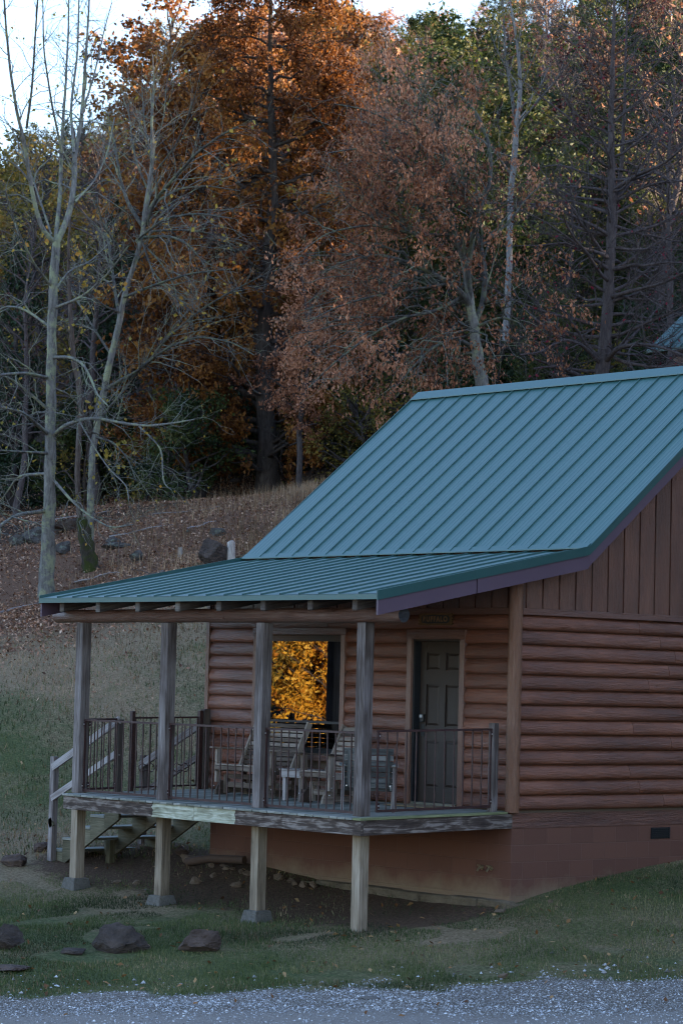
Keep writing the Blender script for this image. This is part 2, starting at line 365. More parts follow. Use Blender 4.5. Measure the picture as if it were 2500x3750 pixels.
def glass_material():
    t = NT('window_glass'); gl = t.new('ShaderNodeBsdfGlossy'); gl.inputs['Roughness'].default_value = .002; gl.inputs['Color'].default_value = (.95, .97, 1, 1)
    tr = t.new('ShaderNodeBsdfTransparent'); tr.inputs[0].default_value = (.75, .78, .76, 1); mx = t.new('ShaderNodeMixShader'); fr = t.new('ShaderNodeFresnel'); fr.inputs[0].default_value = 1.9
    n = t.noise(t.coord('Object'), 1.3, 2, .5); bp = t.new('ShaderNodeBump'); bp.inputs['Strength'].default_value = .035; bp.inputs['Distance'].default_value = .02
    t.L(n, bp.inputs['Height']); t.L(bp.outputs[0], gl.inputs['Normal'])
    t.L(t.math('ADD', t.math('MULTIPLY', fr.outputs[0], 1.2), .04, True), mx.inputs[0]); t.L(tr.outputs[0], mx.inputs[1]); t.L(gl.outputs[0], mx.inputs[2]); t.L(mx.outputs[0], t.out.inputs[0]); return t.m
M_GLASS = glass_material()

# ------------------------------------------------------------------ the cabin
cabin = thing('log_cabin', 'brown log-sided cabin with blue-green standing seam roof and raised front porch', 'cabin', (0, 0, -1.0))
XL = -5.93; YB = 8.14; CH = .1815; Z0 = .012
RX0, RX1 = -6.254, .434; YK, ZK = .80, 3.197; YR, ZR = 4.068, 5.825; YE, ZE = -2.634, 2.515
def roofz(y):
    if y < YK: return ZE+(ZK-ZE)*(y-YE)/(YK-YE)
    if y > YR: y = 2*YR-y
    return ZK+(ZR-ZK)*(y-YK)/(YR-YK)
prof = [(0.0, 0.002), (.030, .004), (.048, .018), (.058, .046), (.060, .078), (.054, .110), (.042, .140), (.026, .163), (.008, .1805)]
# front wall : windows and door openings
WX0, WX1, WZ0, WZ1 = -4.84, -3.13, .56, 2.04
DX0, DX1, DZ1 = -1.775, -.90, 2.06
mb = MB(); rl = random.Random(4)
def run(x0, x1, z):
    cuts = [x0, x1]
    if x1-x0 > 3 and rl.random() < .7: cuts.insert(1, rl.uniform(x0+.8, x1-.8))
    for a, b in zip(cuts[:-1], cuts[1:]): mb.extrude(prof, (a+.003, 0, z), (b-.003, 0, z), out=(0, -1, 0))
for k in range(13):
    z = Z0+CH*k; segs = [(XL, 0.0)]
    if k == 12: run(XL, -.02, z); continue
    lo = XL
    if z+CH > WZ0-.02: run(XL, WX0, z); lo = WX1
    run(lo, DX0, z); run(DX1, -.02, z)
part('log_siding', mb, M_LOG, cabin)
mb = MB(); rl = random.Random(9)
for k in range(13):
    z = Z0+CH*k; y = .02
    for yy in (rl.uniform(2.0, 3.4), rl.uniform(4.6, 6.4), YB): 
        mb.extrude(prof, (0, y+.003, z), (0, yy-.003, z), out=(1, 0, 0)); y = yy
part('log_siding', mb, M_LOG, cabin)
mb = MB()
for k in range(13):
    mb.extrude(prof, (XL+.06, YB, Z0+CH*k), (XL+.06, 0, Z0+CH*k), out=(-1, 0, 0)); mb.extrude(prof, (0, YB, Z0+CH*k), (XL+.06, YB, Z0+CH*k), out=(0, 1, 0))
part('log_siding', mb, M_LOG, cabin)
# inner wall shell
mb = MB(); T = .12
for a, b, z0, z1 in ((XL+.061, WX0, -.19, 3.0), (WX1, DX0, -.19, 3.0), (DX1, -.001, -.19, 3.0), (WX0, WX1, -.19, WZ0), (WX0, WX1, WZ1, 3.0), (DX0, DX1, -.19, .0), (DX0, DX1, DZ1, 3.0)):
    mb.box(a, b, .001, T, z0, z1)
mb.box(-T, -.001, T+.001, YB-.001, -.19, 3.0); mb.box(XL+.061, XL+.06+T, T+.001, YB-.001, -.19, 3.0); mb.box(XL+.07+T, -T-.001, YB-T, YB-.001, -.19, 3.0)
part('wall', mb, M_INT, cabin)
mb = MB(); mb.box(XL+.2, -.13, .13, YB-.13, -.15, -.02); mb.box(XL+.2, -.13, .13, YB-.13, 2.45, 2.5); part('floor', mb, M_INT, cabin)
# board siding in the gables and above the porch logs
ZB = 2.455
def gable(x, sx, nm='board_siding'):
    mb = MB(); y = .0; k = 0
    while y < YB-.01:
        y1 = min(.135+.287*k, YB); 
        if y1 > y+.05:
            g = .014; a, b = y+g, y1-g; ym = [a, b]
            if a < YR < b: ym = [a, YR, b]
            if a < YK < b: ym = [a, YK, b]
            top = [(x, q, roofz(q)-.10) for q in ym][::-1]; mb.poly([(x, a, ZB), (x, b, ZB)]+top if sx > 0 else [(x, a, ZB), (x, b, ZB)]+top, (sx*.022, 0, 0), var=random.random())
        y = y1; k += 1
    return mb
def relabel_uv(mb, ax):      # vertical grain for upright boards
    V = mb.v; nu = []; i = 0
    for f in mb.f:
        vr = mb.var[f[0]]*37
        for q in f: nu.append((V[q][2]+vr, V[q][ax]+vr*.3+V[q][1-ax]*.5)); i += 1
    mb.uv = nu; return mb
part('board_siding', relabel_uv(gable(.012, 1), 1), M_LOGDARK, cabin)
part('board_siding', relabel_uv(gable(XL+.05, -1), 1), M_LOGDARK, cabin)
mb = MB(); x = -.1
while x > XL:
    mb.box(max(x-.287+.014, XL), x-.014, -.036, -.012, ZB, roofz(0)-.2, axis=2); x -= .287
part('board_siding', relabel_uv(mb, 0), M_LOGDARK, cabin)
mb = MB()   # gable backing
for x in (.0, XL+.061):
    pts = [(x, .0, 2.4), (x, YB, 2.4), (x, YB, roofz(YB)-.11), (x, YR, ZR-.11), (x, YK, ZK-.11), (x, 0, roofz(0)-.11)]
    mb.poly(pts if x < -1 else pts, (.011, 0, 0))
mb.box(XL+.08, -.001, -.011, -.0005, 2.38, roofz(0)-.19)
part('gable_wall', mb, M_LOGDARK, cabin)
mb = MB(); mb.box(.002, .062, .07, YB, 2.372, 2.452); part('trim_board', mb, M_TRIM, cabin, bevel=.004)
mb = MB(); mb.box(XL, -.07, -.058, -.002, 2.372, 2.452); part('trim_board', mb, M_TRIM, cabin, bevel=.004)
mb = MB(); mb.box(XL-.03, XL+.045, -.068, -.002, .0, 3.0, axis=2); part('corner_board', mb, M_TRIM, cabin, bevel=.004)
mb = MB(); mb.tube([(.004, -.004, -.012+i*.2) for i in range(16)]+[(.004, -.004, 3.0)], [.086+.003*math.sin(i*1.7) for i in range(17)], 20, jit=.012); part('corner_post', mb, M_COLUMN, cabin, 'round tan-brown corner log')
# foundation
mb = MB()
def wallface(mb, p0, p1, z0, z1, n, u0=0):
    pass
def fblock(x0, x1, y0, y1, z0, z1):
    mb = MB(); P = [(x, y) for x, y in ((x0, y0), (x1, y0), (x1, y1), (x0, y1))]; cum = 0
    for i in range(4):
        a, b = P[i], P[(i+1) % 4]; L = math.hypot(b[0]-a[0], b[1]-a[1]); off = {0: -(x1-x0), 1: 0, 2: 0, 3: 0}[i]
        r1 = -.4054
        mb.add([(a[0], a[1], z0), (b[0], b[1], z0), (b[0], b[1], z1), (a[0], a[1], z1)], [(0, 1, 2, 3)], [[(off, z0-r1+2.032), (off+L, z0-r1+2.032), (off+L, z1-r1+2.032), (off, z1-r1+2.032)]])
    mb.add([(x0, y0, z1), (x1, y0, z1), (x1, y1, z1), (x0, y1, z1)], [(0, 1, 2, 3)], [[(0, 0), (1, 0), (1, 1), (0, 1)]]); return mb
part('foundation', fblock(-5.83, 0, 0, YB, -1.6, -.202), M_BLOCK, cabin)
mb = MB()
mb.box(-.02, .003, .0, YB, -.175, -.02); mb.box(-.02, .008, 0, YB, -.1995, -.178)
mb.box(-5.83, -.022, -.003, .02, -.175, -.02); mb.box(-5.83, -.022, -.008, .02, -.1995, -.178); mb.box(-5.84, -5.82, .03, YB, -.1995, -.02)
part('skirt_board', mb, M_LOGDARK, cabin)
mb = MB(); random.seed(3)
for i in range(12):
    x0 = -5.9+i*.5; mb.box(x0, x0+.495, -.16-random.random()*.05, -.002, -1.7, -1.075-.0*i+random.uniform(-.015, .015))
mb.box(.1-.01, .16, -.16, .9, -1.7, -1.09); mb.box(.0, .098, -.18, .0, -1.7, -1.075)
part('footing', mb, M_FOOT, cabin, bevel=.01)
vt = MB(); 
for z in (-.252, -.276, -.300, -.324, -.348): vt.box(.003, .014, 2.49, 2.80, z-.009, z+.003)
vt.box(.002, .02, 2.47, 2.4895, -.378, -.236); vt.box(.002, .02, 2.8005, 2.82, -.378, -.236); vt.box(.001, .004, 2.49, 2.80, -.378, -.237)
part('vent', vt, M_FRAME, cabin)
for fx in (-.49, -.33):
    mb = MB(); mb.tube([(fx, .02, -.70), (fx, -.05, -.70), (fx, -.085, -.74)], .014, 8); mb.tube([(fx-.03, -.055, -.672), (fx+.03, -.055, -.672)], .008, 6); mb.tube([(fx, -.055, -.70), (fx, -.055, -.672)], .007, 6); mb.tube([(fx, -.0, -.70), (fx, -.012, -.70)], .03, 10)
    part('faucet', mb, simple('weathered_brass', (.25, .20, .12), .5, .7), cabin)
# roofs : real pans with standing seams and low pencil ribs
def pan_profile(x0, x1, pitch=.3515):
    pts = []; x = x0+.0
    seams = [x0+.392+pitch*i for i in range(int((x1-x0-.2)/pitch)+1) if x0+.392+pitch*i < x1-.08]
    edges = [x0]+seams+[x1]
    for a, b in zip(edges[:-1], edges[1:]):
        n = 28
        for i in range(n+1):
            f = i/n; xx = a+(b-a)*f
            if i == 0 and a != x0: xx += .005
            if i == n and b != x1: xx -= .005
            pts.append((xx, .0022*max(0, math.cos(f*2*math.pi*5))**1.5 if 1 < i < n-1 else 0))
        if b != x1: pts += [(b-.004, .020), (b+.004, .020)]
    return pts
def roof_mesh(x0, x1, A, B, thick=.012):
    pr = pan_profile(x0, x1); A = np.array(A, float); B = np.array(B, float); d = (B-A); L = np.linalg.norm(d); nrm = np.array((0, -d[1], d[0]))/L   # A,B in (y,z)
    mb = MB(); n = len(pr); K = 8; V = []
    for k in range(K+1):
        q = A+d*k/K
        for x, h in pr: V.append((x, q[0]+nrm[1]*h, q[1]+nrm[2]*h))
    F = []; U = []
    for k in range(K):
        for j in range(n-1):
            F.append((k*n+j, k*n+j+1, (k+1)*n+j+1, (k+1)*n+j)); U.append([(k*L/K, pr[j][0]), (k*L/K, pr[j+1][0]), ((k+1)*L/K, pr[j+1][0]), ((k+1)*L/K, pr[j][0])])
    mb.add(V, F, U, .5); c = np.array((0, nrm[1], nrm[2]))*-thick
    P = [np.array((x, y, z))+c*s for x in (x0, x1) for (y, z) in ((A[0], A[1]), (B[0], B[1])) for s in (1.4, .25)]
    mb.hexa(P, 1, .5); return mb
part('porch_roof', roof_mesh(RX0, RX1, (YE, ZE), (YK+.15, ZK+.15*.2-.02)), M_ROOF, cabin)
part('main_roof', roof_mesh(RX0, RX1, (YK-.02, ZK+.02), (YR, ZR)), M_ROOF, cabin)
mb = roof_mesh(RX0, RX1, (YR, ZR), (2*YR-YK+.5, ZK-.4)); part('main_roof', mb, M_ROOF, cabin)
mb = MB(); s = (ZR-ZK)/(YR-YK)
for sg in (-1, 1):
    mb.hexa([(x, YR+sg*dy, ZR+.034-s*dy+dz) for x in (RX0-.01, RX1+.01) for dy in (0, .155) for dz in (0, .012)], 0, .5)
part('ridge_cap', mb, M_ROOF, cabin)
mb = MB()   # eave flashing where the steep roof meets the porch roof, and drip edge
mb.hexa([(x, y, z) for x in (RX0, RX1) for y, zz in ((YK-.05, ZK+.012), (YK+.03, ZK+.074)) for z in (zz-.012, zz)], 0, .5)
part('flashing', mb, M_ROOF, cabin); mb = MB()
mb.box(RX0, RX1, YE-.012, YE+.012, ZE-.065, ZE-.004)
part('drip_edge', mb, M_ROOF, cabin)
def rake(x, top, bot, xs, nm, mat, ywid):
    mb = MB(); seq = [(YE-.01, ZE), (YK, ZK), (YR, ZR), (2*YR-YK+.45, ZK-.36)]
    for (y0, z0), (y1, z1) in zip(seq[:-1], seq[1:]):
        mb.hexa([(x+xs*q, y, z+t) for q in (0, ywid) for (y, z) in ((y0, z0), (y1, z1)) for t in (bot, top)], 1, .5)
    part(nm, mb, mat, cabin)
rake(RX1, .034, -.075, 1, 'rake_trim', M_ROOFTRIM, .016); rake(RX0, .034, -.075, -1, 'rake_trim', M_ROOFTRIM, .016)
def fascia(x):
    for a, b in ((0, .45), (.452, 1)):
        mb = MB(); y0, z0 = YE+.012+(YK-YE)*a, ZE+(ZK-ZE)*a; y1, z1 = YE+(YK-YE)*b, ZE+(ZK-ZE)*b
        mb.hexa([(x+q, y, z+t) for q in (0, .03) for (y, z) in ((y0, z0), (y1, z1)) for t in (-.245, -.03)], 1, .5); part('fascia_board', mb, M_FASCIA, cabin)
    for (y0, z0), (y1, z1) in (((YK+.001, ZK), (YR, ZR)), ((YR, ZR), (2*YR-YK+.4, ZK-.32))):
        mb = MB(); mb.hexa([(x+q, y, z+t) for q in (0, .03) for (y, z) in ((y0, z0), (y1, z1)) for t in (-.22, -.03)], 1, .5); part('fascia_board', mb, M_FASCIA, cabin)
fascia(RX1-.028); fascia(RX0-.002)
mb = MB()    # soffit sheathing just under the metal
seq = [(YE+.03, ZE+.005), (YK, ZK), (YR, ZR), (2*YR-YK+.4, ZK-.32)]
for (y0, z0), (y1, z1) in zip(seq[:-1], seq[1:]):
    mb.hexa([(q, y, z+t) for q in (RX0+.03, RX1-.03) for (y, z) in ((y0, z0), (y1, z1)) for t in (-.055, -.024)], 0, .5)
part('roof_sheathing', mb, M_RAFT, cabin)
# ---- porch
def dz(y): return .0170*y
YF = -2.4376
def zbox(mb, x0, x1, y0, y1, z0, z1, axis=None, var=None):
    return mb.hexa([(x, y, z+dz(y)) for x in (x0, x1) for y in (y0, y1) for z in (z0, z1)], axis, var)
mb = MB(); random.seed(5); x = -5.86
while x < -.10:
    w_ = .138; x1 = min(x+w_, -.105); zbox(mb, x, x1-.006, YF-.02-random.random()*.012, -.005, -.026, 0+random.uniform(-.001, .001), axis=1); x += .141
part('deck', mb, M_DECK, cabin, bevel=.003)
mb = MB(); zbox(mb, -.10, .038, YF-.02, -1.05, -.026, .001, axis=1); zbox(mb, -.10, .036, -1.046, -.10, -.026, .001, axis=1); part('edge_board', mb, M_MOSSY, cabin, 'green mossy edge board', bevel=.003)
ZRB = -.2
for x0, x1 in ((-5.86, -3.08), (-3.076, .022)):
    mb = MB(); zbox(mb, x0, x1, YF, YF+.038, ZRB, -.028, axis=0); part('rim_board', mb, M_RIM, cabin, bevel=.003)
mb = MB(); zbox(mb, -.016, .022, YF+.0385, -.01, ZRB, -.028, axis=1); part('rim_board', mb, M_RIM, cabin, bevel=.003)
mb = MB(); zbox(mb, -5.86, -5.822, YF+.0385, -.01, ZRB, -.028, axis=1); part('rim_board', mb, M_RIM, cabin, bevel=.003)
mb = MB()
for i in range(1, 14): zbox(mb, -5.83+i*.415-.019, -5.83+i*.415+.019, YF+.04, -.01, ZRB+.01, -.028, axis=1)
part('joist', mb, M_TREATED, cabin)
YP = -2.2474; PXS = (-5.808, -3.955, -2.045, -.195); FEET = (-1.15, -1.236, -1.267, -1.37)
for i, (px, ft) in enumerate(zip(PXS, FEET)):
    z1 = 2.2
    mb = MB(); mb.box(px-.145, px, YP, YP+.145, dz(YP), z1, axis=2); p = part('porch_post', mb, M_GREY, cabin, bevel=.004)
    mb = MB(); mb.box(px-.142, px-.002, YP+.003, YP+.143, ft, dz(YP)-.2001, axis=2); part('support_post', mb, M_TREATED, cabin, bevel=.004)
    if i < 3:
        gz = h1(px, YP)-.08; mb = MB(); a, b = .165, .118; cx, cy = px-.07, YP+.07
        mb.hexa([(cx+sx*(a if z < ft else b), cy+sy*(a if z < ft else b), z) for sx in (-1, 1) for sy in (-1, 1) for z in (gz, ft+.002)]); part('pier_block', mb, M_CONC, cabin, bevel=.008)
mb = MB(); mb.tube([(-6.50+i*.46, YP+.07, 2.288+.004*math.sin(i*2.1)) for i in range(9)], [.086]*9, 14, jit=.02); part('porch_beam', mb, M_BEAM, cabin)
mb = MB(); mb.tube([(-2.815+i*.46-.00, YP+.07, 2.288) for i in range(7)]+[(.385, YP+.07, 2.288)], [.088]*8, 14, jit=.02); part('porch_beam', mb, M_BEAM, cabin)
mb = MB(); mb.tube([(.3851, YP+.07, 2.288), (.388, YP+.07, 2.288)], .086, 14, jit=.03); part('beam_end', mb, rockmat('lichen_end_grain', (.025, .03, .032), (.09, .085, .09), (.20, .26, .22), .4), cabin, 'beam end with pale green lichen')
for x in (-5.86, -5.03, -4.19, -3.35, -2.52, -1.68, -.83, -.03):
    mb = MB(); r_ = random.uniform(-.012, .012)
    y0, y1 = YE+.06+r_, -.05; a, b = roofz(y0)-.058, roofz(y1)-.058
    n = 9; pr = []
    mb.hexa([(x+q, y, z+t) for q in (-.046, .046) for (y, z) in ((y0, a), (y1, b)) for t in (-.150+.012*random.random(), 0)], 1)
    part('rafter', mb, M_RAFT, cabin, bevel=.012)
# ---- railings
def railing(p0, p1, zb, zt, sp, label=None, n=None, brackets=(1, 1)):
    p0 = np.array(p0, float); p1 = np.array(p1, float); L = np.linalg.norm(p1-p0); d = (p1-p0)/L
    f = lambda q, z: (q[0], q[1], z+dz(q[1]))
    m = MB(); m.beam(f(p0, zb), f(p1, zb), .025, .03); m.beam(f(p0+d*.008, zb+.016), f(p0+d*.008, zt-.012), .02, .02, up=(d[0], d[1], 0)); m.beam(f(p1-d*.008, zb+.016), f(p1-d*.008, zt-.012), .02, .02, up=(d[0], d[1], 0))
    r = part('railing', m, M_IRON, cabin, label)
    m = MB(); m.beam(f(p0, zt), f(p1, zt), .038, .025); part('top_rail', m, M_IRON, r)
    k = max(2, int(round(L/sp)))
    for i in range(1, k):
        q = p0+(p1-p0)*i/k; m = MB(); lean = random.uniform(-.004, .004); m.tube([f(q, zb+.014), (q[0]+lean, q[1], zt-.012+dz(q[1]))], .0095, 6, cap=False); part('baluster', m, M_IRON, r)
    for e, (q, s_) in enumerate(((p0, 1), (p1, -1))):
        if not brackets[e]: continue
        for z in (zb+.06, zt-.055):
            c = q+d*s_*.012; side = np.array((d[1], -d[0])); c2 = c+side*.02
            m = MB(); m.beam((c2[0]-d[0]*.02, c2[1]-d[1]*.02, z+dz(q[1])), (c2[0]+d[0]*.02, c2[1]+d[1]*.02, z+dz(q[1])), .006, .06); bb = part('bracket', m, M_IRON, r)
            c3 = c2+side*.006; m = MB(); m.tube([(c2[0], c2[1], z+dz(q[1])), (c3[0]+side[0]*.004, c3[1]+side[1]*.004, z+dz(q[1]))], .009, 8); part('bolt', m, M_BOLT, bb)
yr = YP+.085
railing((PXS[0]+.001, yr), (PXS[1]-.146, yr), .035, .958, .146)
railing((PXS[1]+.001, yr), (PXS[2]-.146, yr), .035, .958, .146)
railing((PXS[2]+.001, yr), (PXS[3]-.146, yr), .035, .958, .146)
railing((-.10, YP+.146), (-.10, -.275), .065, .985, .149)
mb = MB(); zbox(mb, -.145, -.055, -.274, -.19, .0, 1.06, axis=2); part('rail_post', mb, M_GREY, cabin, bevel=.004)
railing((-5.83, YP+.146), (-5.83, -1.64), .05, .965, .13)
mb = MB(); zbox(mb, -5.875, -5.785, -1.63, -1.54, .0, .96, axis=2); part('rail_post', mb, M_GREYDK, cabin, bevel=.004)
mb = MB(); zbox(mb, -5.86, -5.80, -1.40, -1.345, .0, 1.07, axis=2); part('gate_post', mb, M_IRON, cabin, bevel=.003)
mb = MB(); zbox(mb, -5.86, -5.80, -.255, -.20, .0, 1.07, axis=2); part('gate_post', mb, M_IRON, cabin, bevel=.003)
mb = MB(); zbox(mb, -5.875, -5.785, -.19, -.09, .0, 1.09, axis=2); part('rail_post', mb, M_GREYDK, cabin, bevel=.004)
# gate with a row of iron scrolls
m = MB(); gx = -5.83
m.beam((gx, -1.33, .955), (gx, -.27, .975), .03, .022); m.beam((gx, -1.33, .03), (gx, -.27, .05), .03, .022)
m.beam((gx, -1.325, .045), (gx, -1.325, .94), .02, .02, up=(1, 0, 0)); m.beam((gx, -.275, .06), (gx, -.275, .96), .02, .02, up=(1, 0, 0))
gate = part('gate', m, M_IRON, cabin, 'iron gate at the head of the stairs')
for i in range(1, 8):
    y = -1.33+i*.1325; m = MB(); m.tube([(gx, y, .04), (gx, y, .96)], .008, 6, cap=False); part('baluster', m, M_IRON, gate)
for i in range(6):
    m = MB(); yc = -1.20+i*.145; sg = 1 if i % 2 else -1
    pts = [(gx+.012, yc+sg*(.055*math.cos(a))+(0), .29+.055*math.sin(a)) for a in np.linspace(-2.3, 2.3, 14)]
    pts = [(gx+.012, yc-sg*.085, .29-.03)]+pts+[(gx+.012, yc-sg*.085, .29+.03)]
    m.tube(pts, .007, 5); part('scroll', m, M_IRON, gate)
m = MB(); m.beam((gx, -1.36, .45), (gx, -1.30, .45), .05, .12); part('latch', m, M_IRON, gate)
# ---- stairs
stair = part('staircase', MB().box(-5.90, -5.862, -1.5, -.08, -.24, -.03, axis=1), M_STRINGER, cabin)
rise, run_ = .172, .318
for k in range(1, 6):
    m = MB(); z = -.02-.0-rise*k
    m.box(-5.88-run_*k+.0, -5.88-run_*(k-1)+.0, -1.53, -.06, z-.036, z, axis=1); part('tread', m, M_DECK, stair, bevel=.004)
for y in (-1.50, -.80, -.10):
    m = MB(); pts = [(-5.865, y, -.03-rise*.0-.02-.0)]; top = -.02
    P2 = []
    P2.append((-5.863, -.06))
    for k in range(1, 6):
        z = -.058-rise*k
        P2.append((-5.863-run_*(k-1)-.02, z+.0)); P2.append((-5.863-run_*k-.02, z))
    P2.append((-5.863-run_*5-.02, -1.13)); P2.append((-5.863-run_*4-.12, -1.13)); P2.append((-5.863, -.062-.36))
    # split into convex steps so the sawtooth closes cleanly
    for k in range(1, 6):
        z = -.058-rise*k; xa, xb = -5.883-run_*(k-1), -5.883-run_*k
        slope = rise/run_; la = -.40-slope*(run_*(k-1)); lb = -.40-slope*(run_*k)
        m.poly([(xa, y-.02, z), (xb, y-.02, z), (xb, y-.02, max(lb, -1.16)), (xa, y-.02, max(la, -1.14))], (0, .04, 0))
    part('stringer', m, M_STRINGER, stair)
m = MB(); m.box(-6.78, -6.69, -1.06, -.97, -1.15, -.73, axis=2); part('stair_block', m, M_STRINGER, stair)
m = MB(); m.box(-7.37, -7.28, -1.62, -1.53, -1.12, .385, axis=2); part('newel_post', m, M_GREY, stair, bevel=.004)
m = MB(); m.box(-7.37, -7.28, -.09, .0, -1.05, .40, axis=2); part('newel_post', m, M_GREY, stair, bevel=.004)
for y in (-1.635, -.14):
    zt = 0.02 if y > -1 else 0
    for a, b in ((.93, .235), (.50, -.19)):
        m = MB(); y_ = y+.03 if a > .6 else y+.03; m.beam((-5.80, y_-.005, a+zt), (-7.33, y_-.0, b+zt), .036, .105 if a > .6 else .09); part('handrail', m, M_GREY, stair, bevel=.004)
    m = MB(); m.beam((-7.28, y+.03, -.50+zt), (-7.36, y+.03, -.54+zt), .03, .12); part('rail_end', m, M_STRINGER, stair)
# ---- window
def frame_boards(x0, x1, z0, z1, wdt, top, y0, y1, mat, bottom=True, name='window_casing', parent=cabin):
    m = MB(); m.box(x0-wdt, x0, y0, y1, z0, z1, axis=2); m.box(x1, x1+wdt, y0, y1, z0, z1, axis=2); m.box(x0-wdt-.012, x1+wdt+.012, y0-.004, y1, z1+.0005, z1+top, axis=0)
    if bottom: m.box(x0-wdt-.012, x1+wdt+.012, y0-.015, y1, z0-.09, z0-.0005, axis=0)
    return part(name, m, mat, parent, bevel=.003)
frame_boards(WX0, WX1, WZ0+.0, 2.115, .085, .09, -.068, .0005, M_TRIM)
m = MB(); fy0, fy1 = -.02, .045
m.box(WX0, WX1, fy0, fy1, 2.03, 2.1145); m.box(WX0, WX1, fy0-.01, fy0-.0005, 2.06, 2.075); m.box(WX0, WX0+.045, fy0, fy1, WZ0+.07, 2.0295); m.box(WX1-.045, WX1, fy0, fy1, WZ0+.07, 2.0295); m.box(WX0, WX1, fy0, fy1, WZ0, WZ0+.0695)
win = part('window', m, M_FRAME, cabin)
m = MB(); m.box(WX0+.046, WX1-.046, .018, .022, WZ0+.07, 2.029); part('window_pane', m, M_GLASS, win)
m = MB(); m.box(WX0+.046, WX1-.046, .002, .03, .955, .985); 
part('sash_rail', m, M_FRAME, win)
def curtain(x0, x1, y, z0, z1, nm='curtain'):
    m = MB(); n = int((x1-x0)/.012); vs = []; 
    for i in range(n+1):
        x = x0+(x1-x0)*i/n; yy = y+.018*math.sin(x*60)+.006*math.sin(x*143); vs += [(x, yy, z0), (x, yy, z1)]
    fs = [(2*i, 2*i+2, 2*i+3, 2*i+1) for i in range(n)]; m.add(vs, fs, [[(0, 0)]*4]*n, .5, True); part(nm, m, M_CURT, win)
curtain(-4.80, -4.56, .17, .70, 2.02); curtain(-3.86, -3.20, .085, .70, 2.02)
# ---- door
frame_boards(DX0, DX1, .0, 2.065, .085, .12, -.068, .0005, M_TRIM, bottom=False, name='door_casing')
m = MB(); m.box(DX0, DX0+.03, -.03, .12, .0, 2.064, axis=2); m.box(DX1-.03, DX1, -.03, .12, .0, 2.064, axis=2); m.box(DX0+.031, DX1-.031, -.03, .12, 2.04, 2.064); part('door_jamb', m, M_FRAME, cabin)
m = MB(); m.box(DX0+.031, DX1-.031, -.06, .06, .0, .035); part('threshold', m, simple('worn_threshold', (.16, .15, .12), .4, .5), cabin)
dx0, dx1, dy = DX0+.032, DX1-.032, .07
dw = dx1-dx0; st = .11*dw/.81; pw = (dw-3*st)/2
rows = [(.22, .80), (.98, 1.50), (1.68, 1.90)]
m = MB(); 
for a, b in ((dx0, dx0+st), (dx0+st+pw, dx0+2*st+pw), (dx1-st, dx1)): m.box(a, b, dy, dy+.04, .036, 2.038, axis=2)
zs = [.036]+[q for r_ in rows for q in r_]+[2.038]
for c0 in (dx0+st, dx0+2*st+pw):
    for a, b in zip(zs[0::2], zs[1::2]): m.box(c0+.0005, c0+pw-.0005, dy+.0005, dy+.04, a, b)
    for a, b in rows: m.box(c0, c0+pw, dy+.022, dy+.036, a, b)
door = part('door', m, M_DOOR, cabin)
for c0 in (dx0+st, dx0+2*st+pw):
    for a, b in rows:
        m = MB(); q = .028; y0_, y1_ = dy+.0215, dy+.006
        o = [(c0+.012, a+.012), (c0+pw-.012, a+.012), (c0+pw-.012, b-.012), (c0+.012, b-.012)]; i_ = [(c0+.012+q, a+.012+q), (c0+pw-.012-q, a+.012+q), (c0+pw-.012-q, b-.012-q), (c0+.012+q, b-.012-q)]
        vs = [(x, y0_, z) for x, z in o]+[(x, y1_, z) for x, z in i_]; fs = [(0, 1, 5, 4), (1, 2, 6, 5), (2, 3, 7, 6), (3, 0, 4, 7), (4, 5, 6, 7)]; m.add(vs, fs, [[(0, 0)]*4]*5, .5); part('door_panel', m, M_DOOR, door)
m = MB(); kx = dx0+.065; m.tube([(kx, dy, .93), (kx, dy-.05, .93)], .012, 8); m.tube([(kx-.005, dy-.055, .93), (kx+.09, dy-.055, .925)], .009, 8); m.box(kx-.03, kx+.03, dy-.008, dy-.0005, .85, 1.0); part('door_handle', m, M_FRAME, door)
m = MB(); m.box(kx-.035, kx+.035, dy-.04, dy-.001, 1.03, 1.13); dl = part('keypad_lock', m, M_FRAME, door, bevel=.006)
m = MB(); m.box(kx-.025, kx+.025, dy-.044, dy-.0405, 1.085, 1.12); part('keypad', m, simple('keypad_face', (.35, .36, .38), .4, .2), dl)
# ---- sign
sg = thing('name_sign', 'small carved wooden BUFFALO sign with ragged ends above the door', 'sign', (-1.335, -.06, 2.235))
m = MB(); xs0, xs1, za, zb_ = -1.655, -1.015, 2.24, 2.385; pts = []
for i in range(9):
    pts.append((xs1-.02+(.02 if i % 2 else -.014), za+(zb_-za)*i/8))
for i in range(9): pts.append((xs0+.02+(-.02 if i % 2 else .014), zb_-(zb_-za)*i/8))
m.poly([(x, -.060, z) for x, z in pts], (0, -.018, 0)); part('sign_board', m, wood('sign_wood', (.07, .035, .014), (.12, .065, .028), (.18, .10, .045)), sg)
m = MB(); pts = []
for i in range(24):
    a = 2*math.pi*i/24; x = math.copysign(abs(math.cos(a))**.35, math.cos(a))*.255; z = math.copysign(abs(math.sin(a))**.45, math.sin(a))*.052; pts.append((-1.335+x, -.0785, 2.3125+z*(1+.06*math.sin(i*2.3))))
m.poly(pts, (0, -.002, 0)); part('sign_field', m, simple('char_black', (.018, .017, .016), .7), sg)
